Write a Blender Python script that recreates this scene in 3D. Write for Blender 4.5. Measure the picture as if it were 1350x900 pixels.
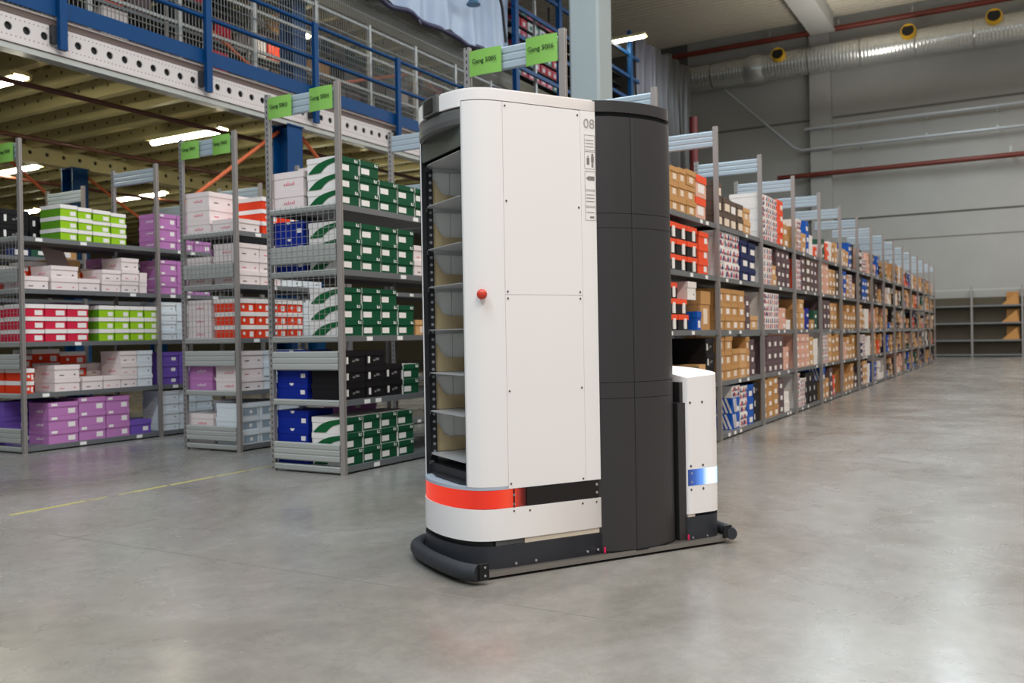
import bpy, math, random
from mathutils import Vector, Matrix
random.seed(7)
for o in list(bpy.data.objects): bpy.data.objects.remove(o)
scene = bpy.context.scene
COL = scene.collection
# ------------------------------------------------------------------ camera
cam_d = bpy.data.cameras.new('camera'); cam = bpy.data.objects.new('camera', cam_d); COL.objects.link(cam)
FPX = 1190.0; CAM_H = 1.04
cam_d.sensor_width = 36.0; cam_d.lens = FPX / 1350 * 36.0; cam_d.clip_end = 200
v1 = Vector((1357-675, 450-431, -FPX)).normalized()
v2 = Vector((-1400-675, 450-479, -FPX)); v2 = (v2 - v1*v2.dot(v1)).normalized()
v3 = v1.cross(v2)
cam.matrix_world = Matrix.Translation((0, 0, CAM_H)) @ Matrix((v1, v2, v3)).to_4x4()
cam_d.dof.use_dof = True; cam_d.dof.focus_distance = 4.1; cam_d.dof.aperture_fstop = 3.4
scene.camera = cam
# ------------------------------------------------------------------ world, lamps, exposure
w = bpy.data.worlds.new('world'); scene.world = w; w.use_nodes = True
w.node_tree.nodes['Background'].inputs[0].default_value = (0.88, 0.95, 1.0, 1)
w.node_tree.nodes['Background'].inputs[1].default_value = 0.36
vs = scene.view_settings
vs.view_transform = 'Standard'; vs.look = 'None'; vs.exposure = 0.0; vs.gamma = 1.0; vs.use_curve_mapping = False
def area(name, loc, sx, sy, power, color, rot=(0, 0, 0)):
    l = bpy.data.lights.new(name, 'AREA'); l.shape = 'RECTANGLE'; l.size = sx; l.size_y = sy; l.energy = power; l.color = color
    o = bpy.data.objects.new(name, l); COL.objects.link(o); o.location = loc; o.rotation_euler = rot
    return o
WARM = (1.0, 0.89, 0.78); COOL = (0.80, 0.92, 1.0)
for i, (x, y, c, p) in enumerate([(-2, -4, WARM, 720), (6, -4, WARM, 660), (14, -3, WARM, 360), (22, -3, WARM, 330), (31, -4, WARM, 500),
                                  (-2.5, 3.0, COOL, 700), (4.5, 1.0, COOL, 420), (9, 5.2, COOL, 200), (17, 5.6, COOL, 190), (25, 4.6, COOL, 300), (30, 2.0, COOL, 330)]):
    area('hall_lamp', (x, y, 9.6), 7.0, 0.6, p, c)

for x, y in ((24, 3), (32, 5), (32, -3)): area('upward_fill_light', (x, y, 9.75), 5.0, 0.5, 130, (1, .95, .88), (math.pi, 0, 0))  # added fill aimed upward to brighten roof and duct, no fixtures there

# ------------------------------------------------------------------ materials
def lin(c):
    return tuple(((v/255)/12.92 if v/255 <= .04045 else ((v/255+.055)/1.055)**2.4) for v in c)
MATS = {}
def mat(name, rgb, rough=.5, metal=0.0, var=.06, scale=6.0, emit=0, spec=.5, bump=0.0, coat=0.0):
    if name in MATS: return MATS[name]
    m = bpy.data.materials.new(name); m.use_nodes = True; nt = m.node_tree; n = nt.nodes; L = nt.links
    b = n['Principled BSDF']; c = lin(rgb)
    b.inputs['Roughness'].default_value = rough; b.inputs['Metallic'].default_value = metal
    b.inputs['Specular IOR Level'].default_value = spec
    b.inputs['Coat Weight'].default_value = coat
    tc = n.new('ShaderNodeTexCoord'); no = n.new('ShaderNodeTexNoise'); no.inputs['Scale'].default_value = scale; no.inputs['Detail'].default_value = 4
    L.new(tc.outputs['Object'], no.inputs['Vector'])
    mx = n.new('ShaderNodeMix'); mx.data_type = 'RGBA'
    mx.inputs[6].default_value = (*[max(0, v*(1-var)) for v in c], 1); mx.inputs[7].default_value = (*[min(1, v*(1+var)) for v in c], 1)
    L.new(no.outputs['Fac'], mx.inputs[0]); L.new(mx.outputs[2], b.inputs['Base Color'])
    if emit:
        b.inputs['Emission Color'].default_value = (*c, 1); b.inputs['Emission Strength'].default_value = emit
    if bump:
        bp = n.new('ShaderNodeBump'); bp.inputs['Strength'].default_value = bump; bp.inputs['Distance'].default_value = .01
        L.new(no.outputs['Fac'], bp.inputs['Height']); L.new(bp.outputs['Normal'], b.inputs['Normal'])
    MATS[name] = m
    return m
def dot_mat(name, rgb, hole, axis, pitch, cross_axis, cross_w, offs=0.0, duty=.42, rough=.4, metal=.6):
    """metal with a row of punched slots along one object axis"""
    m = bpy.data.materials.new(name); m.use_nodes = True; nt = m.node_tree; n = nt.nodes; L = nt.links
    b = n['Principled BSDF']; b.inputs['Roughness'].default_value = rough; b.inputs['Metallic'].default_value = metal
    tc = n.new('ShaderNodeTexCoord'); sp = n.new('ShaderNodeSeparateXYZ'); L.new(tc.outputs['Object'], sp.inputs[0])
    def math_(op, a, bb):
        q = n.new('ShaderNodeMath'); q.operation = op
        for i, v in enumerate((a, bb)):
            if v is None: continue
            if isinstance(v, (int, float)): q.inputs[i].default_value = v
            else: L.new(v, q.inputs[i])
        return q.outputs[0]
    a = math_('FRACT', math_('MULTIPLY', sp.outputs[axis], 1/pitch), None)
    s1 = math_('LESS_THAN', math_('ABSOLUTE', math_('SUBTRACT', a, .5), None), duty/2)
    s2 = math_('LESS_THAN', math_('ABSOLUTE', math_('SUBTRACT', math_('ABSOLUTE', sp.outputs[cross_axis], None), offs), None), cross_w)
    f = math_('MULTIPLY', s1, s2)
    mx = n.new('ShaderNodeMix'); mx.data_type = 'RGBA'; mx.inputs[6].default_value = (*lin(rgb), 1); mx.inputs[7].default_value = (*lin(hole), 1)
    L.new(f, mx.inputs[0]); L.new(mx.outputs[2], b.inputs['Base Color'])
    MATS[name] = m
    return m
STEEL = mat('galvanised steel', (168, 168, 166), .42, .55, .08, 3)
BOARD = mat('shelf steel', (122, 124, 126), .45, .4, .08, 3)
PANEL = mat('cross panel steel', (182, 184, 180), .42, .3, .08, 3)
POST = dot_mat('slotted post steel', (166, 162, 160), (62, 60, 62), 2, .045, 1, .005, 0.0, .45)
PLAIN = mat('plain post steel', (160, 152, 148), .4, .35, .06, 3)
CONDUIT = mat('zinc conduit', (190, 196, 200), .35, .25, .06, 3)
DARK = mat('dark steel', (46, 46, 50), .45, .2)
BLACK = mat('black', (14, 14, 16), .5)
WHITE = mat('white paper', (240, 238, 235), .6)
RWHITE = mat('robot white lacquer', (241, 237, 236), .38, 0, .015, 2)
RDARK = mat('robot anthracite', (53, 50, 51), .42, 0, .05, 2)
RGREY = mat('robot grey', (92, 92, 92), .45, 0, .05, 2)
BLUE = mat('mezzanine blue', (0, 64, 116), .5, 0, .08, 3, spec=.25)
CREAM = mat('beam cream', (214, 204, 200), .45, 0, .05, 3)
OLIVE = mat('joist galvanised', (216, 204, 150), .5, .15, .08, 2)
RUST = mat('sprinkler red brown', (110, 44, 32), .45, 0, .1, 3)
ORANGE = mat('orange brace', (214, 104, 58), .5)
CONC = mat('concrete', (170, 170, 166), .85, 0, .12, .6, bump=.15)

# ------------------------------------------------------------------ mesh builder
class MB:
    def __init__(s): s.v = []; s.f = []; s.m = []; s.s = []
    def face(s, idx, mi=0, sm=False): s.f.append(idx); s.m.append(mi); s.s.append(sm)
    def quad(s, p, mi=0):
        b = len(s.v); s.v += [tuple(q) for q in p]; s.face(list(range(b, b+len(p))), mi)
        return s
    def box(s, x0, x1, y0, y1, z0, z1, mi=0, fm=None):
        b = len(s.v)
        s.v += [(x0,y0,z0),(x1,y0,z0),(x1,y1,z0),(x0,y1,z0),(x0,y0,z1),(x1,y0,z1),(x1,y1,z1),(x0,y1,z1)]
        fm = fm or {}
        for k, q in (('b',(0,3,2,1)),('t',(4,5,6,7)),('-y',(0,1,5,4)),('+x',(1,2,6,5)),('+y',(2,3,7,6)),('-x',(3,0,4,7))):
            s.face([b+i for i in q], fm.get(k, mi))
        return s
    def prism(s, pts, z0, z1, mi=0, smooth=True, topz=None):
        """closed outline (counter clockwise seen from above) extruded in z; topz(x,y) gives a shaped top"""
        n = len(pts); tz = topz or (lambda x, y: z1)
        b = len(s.v); s.v += [(x, y, z0) for x, y in pts] + [(x, y, tz(x, y)) for x, y in pts]
        for i in range(n):
            j = (i+1) % n; s.face([b+i, b+j, b+n+j, b+n+i], mi, smooth)
        b = len(s.v); s.v += [(x, y, z0) for x, y in pts] + [(x, y, tz(x, y)) for x, y in pts]
        s.face([b+i for i in range(n)][::-1], mi); s.face([b+n+i for i in range(n)], mi)
        return s
    def shell(s, pts, z0, z1, t, mi=0):
        """open curve in plan, extruded in z, with thickness t to its left"""
        off = offset(pts, t)
        return s.prism(list(pts) + off[::-1], z0, z1, mi, smooth=len(pts) > 3)
    def tube(s, path, r, n=8, mi=0, caps=True, sq=None):
        path = [Vector(p) for p in path]; b = len(s.v); rings = []
        for i, p in enumerate(path):
            d = (path[min(i+1, len(path)-1)] - path[max(i-1, 0)]).normalized()
            a = Vector((0, 0, 1)) if abs(d.z) < .9 else Vector((1, 0, 0))
            u = d.cross(a).normalized(); w_ = u.cross(d)
            rr = r(i) if callable(r) else r
            rings.append(len(s.v))
            for k in range(n):
                an = 2*math.pi*k/n + (math.pi/n)
                s.v.append(tuple(p + u*math.cos(an)*rr + w_*math.sin(an)*rr*(sq or 1)))
        for i in range(len(path)-1):
            for k in range(n):
                k2 = (k+1) % n
                s.face([rings[i]+k, rings[i]+k2, rings[i+1]+k2, rings[i+1]+k], mi, n > 4)
        if caps:
            for i, rev in ((0, True), (len(path)-1, False)):
                bb = len(s.v); s.v += [s.v[rings[i]+k] for k in range(n)]
                q = list(range(bb, bb+n)); s.face(q[::-1] if rev else q, mi)
        return s
    def disc(s, c, nrm, r, t, n=10, mi=0):
        c = Vector(c); nrm = Vector(nrm).normalized()
        return s.tube([c, c + nrm*t], r, n, mi)
    def mesh(s, name, mats):
        me = bpy.data.meshes.new(name); me.from_pydata(s.v, [], s.f); 
        for m in (mats if isinstance(mats, (list, tuple)) else [mats]): me.materials.append(m)
        me.polygons.foreach_set('material_index', s.m); me.polygons.foreach_set('use_smooth', s.s); me.update()
        return me
def offset(pts, t):
    out = []
    for i, p in enumerate(pts):
        a = Vector(pts[max(i-1, 0)]); b = Vector(pts[min(i+1, len(pts)-1)])
        d = (b-a); d = d.normalized() if d.length else Vector((1, 0)); out.append((p[0]-d.y*t, p[1]+d.x*t))
    return out
def ob(name, me, parent=None, loc=(0, 0, 0), rz=0.0, label=None, cat=None, group=None, kind=None):
    o = bpy.data.objects.new(name, me); COL.objects.link(o); o.location = loc
    if rz: o.rotation_euler = (0, 0, rz)
    if parent: o.parent = parent
    if label: o['label'] = label
    if cat: o['category'] = cat
    if group: o['group'] = group
    if kind: o['kind'] = kind
    return o
def boxmesh(name, x0, x1, y0, y1, z0, z1, m): return MB().box(x0, x1, y0, y1, z0, z1).mesh(name, m)
def text_mesh(body, size, m, depth=.0008, align='CENTER'):
    c = bpy.data.curves.new('text', 'FONT'); c.body = body; c.size = size; c.extrude = depth; c.align_x = align; c.align_y = 'CENTER'; c.resolution_u = 3
    o = bpy.data.objects.new('text', c); COL.objects.link(o); bpy.context.view_layer.update()
    me = bpy.data.meshes.new_from_object(o.evaluated_get(bpy.context.evaluated_depsgraph_get()))
    bpy.data.objects.remove(o); bpy.data.curves.remove(c); me.materials.clear(); me.materials.append(m)
    return me
ORD = ['', 'first', 'second', 'third', 'fourth', 'fifth', 'sixth', 'seventh', 'eighth', 'ninth', 'tenth', 'eleventh', 'twelfth', 'thirteenth', 'fourteenth', 'fifteenth', 'sixteenth']

# ------------------------------------------------------------------ floor, walls, ceiling
def floor_mat():
    m = bpy.data.materials.new('polished concrete'); m.use_nodes = True; nt = m.node_tree; n = nt.nodes; L = nt.links
    b = n['Principled BSDF']; tc = n.new('ShaderNodeTexCoord')
    def noise(scale, detail, rough=.6, dist=0):
        q = n.new('ShaderNodeTexNoise'); q.inputs['Scale'].default_value = scale; q.inputs['Detail'].default_value = detail
        q.inputs['Roughness'].default_value = rough; q.inputs['Distortion'].default_value = dist; L.new(tc.outputs['Object'], q.inputs['Vector']); return q
    def ramp(src, stops):
        r = n.new('ShaderNodeValToRGB'); r.color_ramp.elements[0].position = stops[0][0]; r.color_ramp.elements[0].color = stops[0][1]
        r.color_ramp.elements[1].position = stops[-1][0]; r.color_ramp.elements[1].color = stops[-1][1]
        for p, c in stops[1:-1]: e = r.color_ramp.elements.new(p); e.color = c
        L.new(src, r.inputs[0]); return r.outputs[0]
    g = lambda v, t=0: (v*(1+t), v, v*(1-t*1.4), 1)
    big = ramp(noise(.55, 6, .62, .8).outputs['Fac'], [(.3, g(.15, .07)), (.42, g(.20, .085)), (.55, g(.245, .06)), (.72, g(.30, .04))])
    fine = ramp(noise(9, 8, .7).outputs['Fac'], [(.3, g(.82)), (.7, g(1.12))])
    mu = n.new('ShaderNodeMix'); mu.data_type = 'RGBA'; mu.blend_type = 'MULTIPLY'; mu.inputs[0].default_value = .8
    L.new(big, mu.inputs[6]); L.new(fine, mu.inputs[7])
    scr = ramp(noise(2.3, 10, .75, 2.5).outputs['Fac'], [(.47, g(1)), (.5, g(.86)), (.53, g(1))])
    mu2 = n.new('ShaderNodeMix'); mu2.data_type = 'RGBA'; mu2.blend_type = 'MULTIPLY'; mu2.inputs[0].default_value = .7
    L.new(mu.outputs[2], mu2.inputs[6]); L.new(scr, mu2.inputs[7])
    L.new(mu2.outputs[2], b.inputs['Base Color'])
    rr = ramp(noise(1.6, 6, .6, .6).outputs['Fac'], [(.3, g(.19)), (.7, g(.34))])
    L.new(rr, b.inputs['Roughness']); b.inputs['Specular IOR Level'].default_value = .55
    return m
fl = ob('floor', MB().box(-12, 37, -18, 26, -.2, 0).mesh('floor', floor_mat()), label='polished grey concrete warehouse floor with stains', kind='structure')
JOINT = mat('floor joint', (116, 112, 106), .8)
ob('joint', MB().box(0, 5.2, -.004, .004, 0, .0006).mesh('joint', JOINT), fl, (2.9, 4.45, 0), .035)
ob('joint', MB().box(-.004, .004, -4, 5, 0, .0006).mesh('joint', JOINT), fl, (3.02, 5.3, 0), .0)
for x in (14.5, 25.0): ob('joint', MB().box(-.004, .004, -16, 2, 0, .0006).mesh('joint', JOINT), fl, (x, 0, 0), .01)
# worn yellow line, in the pieces that are left
YEL = mat('worn yellow paint', (180, 170, 92), .6, 0, .35, 25)
yl = MB()
for x0, x1, wd in ((3.24, 3.76, .034), (3.78, 3.92, .02), (4.02, 4.12, .02), (4.13, 4.42, .034), (4.45, 4.86, .032), (4.88, 5.2, .022), (5.22, 5.5, .016)):
    yl.box(x0, x1, -wd/2, wd/2, 0, .0008)
ob('floor_line', yl.mesh('floor_line', YEL), None, (0, 5.35, 0), .02, 'worn broken yellow line painted on the floor before the racks', 'floor marking')

wl = ob('wall_end', boxmesh('wall_end', 37, 37.3, -18, 12.4, 0, 13.3, CONC), label='grey concrete panel wall at the far end', kind='structure')
for zz, hh, m in ((9.36, .09, JOINT), (5.35, .07, mat('wall groove', (84, 82, 78), .8)), (4.45, .045, mat('wall groove pale', (120, 116, 108), .8))):
    ob('panel_joint', boxmesh('panel_joint', 36.992, 37.005, -17, 12.3, zz-hh/2, zz+hh/2, m), wl)
for yc in (6.97, -3.0, -13):
    ob('pilaster', boxmesh('pilaster', 36.6, 37.0, yc-.39, yc+.39, 0, 13.2, CONC), wl)
ob('wall_back', boxmesh('wall_back', -12, 37.3, 26, 26.3, 0, 13.3, mat('back wall', (120, 112, 88), .8)), kind='structure', label='plain back wall under the mezzanine')
ob('wall_side', boxmesh('wall_side', 37, 37.3, 12.4, 26, 0, 13.3, mat('side wall', (96, 94, 92), .8)), kind='structure', label='dark end wall beside the plastic sheets')
# corrugated ceiling, ribs run across the hall
cb = MB(); x = 4.0
while x < 37:
    cb.box(x, x+.17, -16, 26, 13.2, 13.26); cb.box(x+.17, x+.3, -16, 26, 13.26, 13.3); x += .3
ob('ceiling', cb.mesh('ceiling', mat('roof sheet', (222, 216, 200), .55, .1, .05, .4)), kind='structure', label='corrugated metal roof sheeting')
ob('roof_beam', MB().box(4, 36.2, 6.35, 7.15, 12.55, 13.2).box(4, 36.2, 6.3, 7.2, 12.45, 12.56).mesh('roof_beam', CONC), None,
   label='concrete roof beam running to the far wall under the ceiling', cat='beam')
hc = ob('concrete_column', None, None, (10.21, 4.66, 0), label='square pale concrete column rising behind the robot', cat='column')
cp = [(-.21+.03, -.2), (.21-.03, -.2), (.21, -.2+.03), (.21, .2-.03), (.18, .2), (-.18, .2), (-.21, .17), (-.21, -.17)]
CCOL = mat('column paint', (160, 170, 172), .7, 0, .05, 1.2)
ob('shaft', MB().prism(cp, 0.14, 13.2, smooth=False).mesh('shaft', CCOL), hc)
ob('footing', MB().box(-.26, .26, -.25, .25, 0, .14).mesh('footing', CONC), hc)

# ------------------------------------------------------------------ wall services
DUCT = mat('spiral duct', (200, 202, 198), .26, .7, .12, 1.5)
du = ob('ventilation_duct', None, None, (36.2, 0, 11.5), label='big silver spiral duct along the top of the far wall', cat='duct')
y = -6.0; seg = 0
while y < 12.2:
    y1 = min(y+1.9, 12.3); mb = MB()
    prof = []
    k = int((y1-y)/.12)
    for i in range(k+1):
        yy = y + (y1-y)*i/k; prof += [((0, yy, 0), .53), ((0, min(yy+.03, y1), 0), .536), ((0, min(yy+.05, y1), 0), .53)]
    rr = [p[1] for p in prof]
    mb.tube([p[0] for p in prof], lambda i: rr[i], 24)
    ob('duct_section', mb.mesh('duct_section', DUCT), du); y = y1
mb = MB()
ob('duct_collar', MB().tube([(0, 9.0, 0), (0, 9.2, 0), (0, 9.5, 0), (0, 9.7, 0)], lambda i: (.55, .6, .6, .55)[i], 24).mesh('duct_collar', DUCT), du)
YELN = mat('nozzle yellow', (206, 160, 20), .5)
for yy, ztop in ((8.31, .35), (3.67, .40), (.93, .42), (-2, .4)):
    nz = ob('nozzle', MB().tube([(-.3, yy, ztop-.15), (-.62, yy, ztop-.1), (-.72, yy, ztop-.09)], lambda i: (.26, .27, .25)[i], 14).mesh('nozzle', YELN), du)
    ob('nozzle_mouth', MB().tube([(-.71, yy, ztop-.09), (-.735, yy, ztop-.085)], .21, 14).mesh('nozzle_mouth', BLACK), nz)
def pipe(name, pts, r, m, label, cat, brackets=()):
    p = ob(name, MB().tube(pts, r, 10).mesh(name, m), None, label=label, cat=cat)
    for b in brackets: ob('bracket', MB().box(b[0]-.02, b[0]+.37, b[1]-.025, b[1]+.025, b[2], b[2]+.03).box(b[0]-.02, b[0]+.02, b[1]-.025, b[1]+.025, b[2]-.03, b[2]+.25).mesh('bracket', STEEL), p)
    return p
pipe('sprinkler_pipe', [(36.4, -8, 12.62), (36.4, 13.2, 12.62)], .11, RUST, 'red brown pipe above the silver duct under the roof', 'pipe', [(36.4, q, 12.7) for q in (1, 3.6, 6.2, 8.8, 11)])
pipe('sprinkler_pipe', [(36.45, -8, 7.12), (36.45, 8.6, 7.12)], .095, RUST, 'red brown pipe low across the far wall below the silver pipes', 'pipe', [(36.5, q, 7.2) for q in (.5, 5.4)])
pipe('conduit_pipe', [(36.5, -8, 8.93), (36.5, 7.55, 8.93)], .06, CONDUIT, 'upper straight silver pipe on brackets on the far wall', 'pipe', [(36.5, q, 8.8) for q in (.9, 3.2, 5.5)])
pipe('conduit_pipe', [(36.5, -8, 8.12), (36.5, 7.7, 8.12), (36.5, 8.0, 8.28), (36.5, 10.7, 10.95)], .06, CONDUIT, 'lower silver pipe that turns up diagonally to the duct', 'pipe', [(36.5, q, 8.0) for q in (.9, 3.2, 5.5)])

# ------------------------------------------------------------------ storage racks
LZ = [.06, .57, 1.065, 1.575, 2.075]
LEVEL = ['bottom shelf', 'second shelf', 'third shelf', 'fourth shelf', 'top shelf']
PW, PD, RH = .032, .044, 3.0
def post_mesh():
    mb = MB()
    mb.prism([(-PW/2, -PD/2), (-.006, -PD/2), (-.005, -PD/2+.006), (.005, -PD/2+.006), (.006, -PD/2), (PW/2, -PD/2), (PW/2, PD/2), (-PW/2, PD/2)], 0, RH, smooth=False)
    return mb.mesh('upright_post', POST), mb.mesh('upright_post', PLAIN)
POSTM, POSTF = post_mesh()
TOPSKY = mat('sky-tinted panel steel', (176, 190, 200), .38, .3, .06, 3)  # cross panel steel again, with the blue sky reflection put into its colour
def ribbed_panel(width, h, m=None):
    """folded cross panel seen from -x, running in +y"""
    prof = [(0, 0), (-.012, .01), (-.012, h*.28), (-.008, h*.32), (-.008, h*.36), (-.012, h*.40), (-.012, h*.60), (-.008, h*.64), (-.008, h*.68), (-.012, h*.72), (-.012, h-.01), (0, h)]
    mb = MB(); b = 0
    for i in range(len(prof)-1):
        (x0, z0), (x1, z1) = prof[i], prof[i+1]
        mb.quad([(x0, width, z0), (x0, 0, z0), (x1, 0, z1), (x1, width, z1)])
    mb.quad([(.004, 0, 0), (.004, width, 0), (.004, width, h), (.004, 0, h)])
    return mb.mesh('cross_panel', m or PANEL)
PAN = {}
def panel(width, h, m=None):
    k = (round(width, 3), round(h, 3), m.name if m else '')
    if k not in PAN: PAN[k] = ribbed_panel(width, h, m)
    return PAN[k]
TAGM = boxmesh('shelf_label', -.035, .035, -.003, 0, .004, .036, WHITE)
BRD = {}
def board_mesh(length, depth):
    k = (round(length, 3), round(depth, 3))
    if k not in BRD:
        mb = MB(); mb.box(0, length, .0, depth, -.006, 0); mb.box(0, length, 0, .004, -.045, -.006); mb.box(0, length, depth-.004, depth, -.045, -.006); mb.box(0, length, .004, .02, -.045, -.041)
        BRD[k] = mb.mesh('shelf_board', BOARD)
    return BRD[k]
def wire_mesh_part(parent, y0, y1, z0, z1, step=.055):
    mb = MB(); y = y0
    while y <= y1: mb.box(-.0015, .0015, y-.0015, y+.0015, z0, z1); y += step
    z = z0
    while z <= z1: mb.box(-.003, 0, y0, y1, z-.0015, z+.0015); z += step
    ob('wire_mesh', mb.mesh('wire_mesh', STEEL), parent, (-.035, 0, 0), kind='stuff')
def rack(name, xs, yf, depth, label, levels=LZ, height=RH, end=True, top=True, tags=True, z0=0.0, mesh=None, toph=2.805):
    r = ob(name, None, None, (xs[0], yf, z0), label=label, cat='rack', group='steel storage racks')
    for i, x in enumerate(xs):
        dx = x-xs[0]
        for dy in (0, depth):
            p = ob('upright_post', POSTM if dy else POSTF, r, (dx, dy, 0))
            if height != RH: p.scale = (1, 1, height/RH)
        wd = depth-PD
        if top: ob('cross_panel', panel(wd, .155, TOPSKY), r, (dx, PD/2, toph))
        if i == 0 and end:
            for za, h in ((.093, .143), (.80, .148), (1.633, .14)): ob('cross_panel', panel(wd, h), r, (dx-.012, PD/2, za))
            for lz in levels: ob('end_beam', panel(wd, .05), r, (dx-.008, PD/2, lz-.048))
    for i in range(len(xs)-1):
        for li, lz in enumerate(levels):
            b = ob('shelf_board', board_mesh(xs[i+1]-xs[i]-PW, depth), r, (xs[i]-xs[0]+PW/2, 0, lz))
            if tags:
                n = random.choice((1, 2, 2, 3))
                for q in range(n): ob('shelf_label', TAGM, b, (.12 + random.random()*1.2, 0, -.045))
    if mesh: wire_mesh_part(r, PD/2, depth-PD/2, *mesh)
    return r
XA = [5.13, 6.68, 8.23, 9.78]; XB = [6.04, 7.64, 9.24, 10.84]; XC = [5.32, 6.92, 8.52]; XD = [5.2+1.62*k for k in range(17)]; XZ = [5.5, 7.12, 8.74, 10.36]
YA, YB, YC, YD, YZ, DEP = 8.3, 6.41, 4.544, 2.57, 10.2, .72
rack('storage_rack', XA, YA, DEP, 'grey steel rack at the left edge of the photo holding lime, crimson and purple boxes', mesh=(1.07, 2.08))
rack('storage_rack', XB, YB, DEP, 'grey steel rack with Gang 5001 and 5002 signs on its end', mesh=(1.07, 2.08))
rack('storage_rack', XC, YC, DEP, 'grey steel rack with Gang 5003 and 5004 signs holding green boxes', mesh=(1.07, 2.08))
rack('storage_rack', XD, YD, DEP, 'long grey rack with Gang 5005 and 5006 signs running to the far wall', mesh=(1.07, 2.08))
rack('storage_rack', XZ, YZ, DEP, 'grey rack behind the leftmost rack, under the mezzanine', tags=False)
# empty racks along the far wall
r = ob('storage_rack', None, None, (36.5, -4.6, 0), label='empty low grey rack standing along the far concrete wall', cat='rack', group='steel storage racks')
for y in (0, 1.6, 3.2, 4.8, 6.4, 8.0):
    for x in (0, .4):
        p = ob('upright_post', POSTM, r, (x, y, 0)); p.scale = (1.3, 1.3, 2.55/3)
for z in (.1, .62, 1.24, 1.86, 2.45):
    for y in (0, 1.6, 3.2, 4.8, 6.4):
        ob('shelf_board', boxmesh('shelf_board', 0, .03, .03, 1.57, -.05, 0, PANEL) if z > 2 else boxmesh('shelf_board', 0, .4, .03, 1.57, -.06, 0, BOARD), r, (0, y, z))
ob('back_panel', boxmesh('back_panel', .42, .44, 0, 8, .05, 2.15, mat('dark rack backing', (88, 80, 64), .7)), r)  # flat dark brown-grey fill behind the shelves
TANB = mat('loose cardboard', (196, 142, 80), .7)
for z, lv in ((1.86-.62, 'third'), (.62, 'second'), (1.86, 'top')):
    mb = MB()
    for q in range(3): mb.quad([(.1*q, 0, 0), (.1*q, .55, 0), (.1*q, .08, .42)]).quad([(.1*q+.01, .55, 0), (.1*q+.01, 0, 0), (.1*q+.01, .08, .42)])
    mb.box(.3, .31, 0, .4, 0, .45)
    ob('cardboard_divider', mb.mesh('cardboard_divider', TANB), None, (36.55, .3, z), label='brown cardboard divider on the %s shelf of the far empty rack' % lv, cat='cardboard')

# aisle signs
SIGN = mat('sign green', (132, 186, 84), .35, 0, .04, 3, coat=.3); INK = mat('sign ink', (28, 46, 20), .6)
def sign(x, y, z0, wd, h, txt, label):
    mb = MB(); n = 8
    for i in range(n):
        a, b = i/n, (i+1)/n; f = lambda t: -.012*math.sin(t*3.1)
        mb.quad([(f(a), wd/2-a*wd, 0), (f(b), wd/2-b*wd, 0), (f(b), wd/2-b*wd, h), (f(a), wd/2-a*wd, h)])
        mb.quad([(f(b)+.002, wd/2-b*wd, 0), (f(a)+.002, wd/2-a*wd, 0), (f(a)+.002, wd/2-a*wd, h), (f(b)+.002, wd/2-b*wd, h)])
    s = ob('aisle_sign', mb.mesh('aisle_sign', SIGN), None, (x, y, z0), label=label, cat='sign', group='green aisle signs')
    t = ob('lettering', text_mesh(txt, .044, INK), s, (-.0155, 0, h*.55)); t.rotation_euler = (math.pi/2, 0, -math.pi/2)
for x, yf, a, b in ((XB[0], YB, '5001', '5002'), (XC[0], YC, '5003', '5004'), (XD[0], YD, '5005', '5006')):
    wh = {'5001': 'second rack from left', '5003': 'third rack from left', '5005': 'rack behind the robot'}[a]
    sign(x-.035, yf+DEP-.16, 2.79, .25, .17, 'Gang '+a, 'left green sign reading Gang %s on end of %s' % (a, wh))
    sign(x-.035, yf+.135, 2.79, .23, .18, 'Gang '+b, 'right green sign reading Gang %s on end of %s' % (b, wh))
sign(XA[0]-.035, YA+.16, 2.78, .25, .18, 'Gang 5000', 'green aisle sign cut off by the left edge of the photo')

# ------------------------------------------------------------------ shoe boxes
K = {}
def bm_(n, rgb, rough=.6): return mat('box '+n, rgb, rough, 0, .04, 9, spec=.25)
BC = {n: bm_(n, c) for n, c in dict(green=(9, 76, 47), wave=(16, 92, 50), lime=(150, 196, 28), limedark=(92, 150, 30), purple=(186, 122, 180), violet=(112, 82, 172), crimson=(206, 36, 66), pinkwhite=(232, 218, 216), coollit=(222, 228, 232), redorange=(228, 62, 26), blue=(8, 38, 142), black=(24, 21, 24), tan=(190, 142, 88), tan2=(206, 160, 108), brown=(92, 76, 66), plum=(98, 78, 82), navy=(26, 38, 84), pink=(222, 172, 152), orange=(238, 82, 44), bright=(20, 86, 180), dkgreen=(40, 84, 66), grey=(120, 118, 116), rose=(220, 116, 130), ring=(150, 166, 178), label=(236, 230, 226), label2=(230, 210, 190), ink=(60, 60, 66), printred=(196, 60, 72), printblue=(34, 44, 110)).items()}
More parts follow.
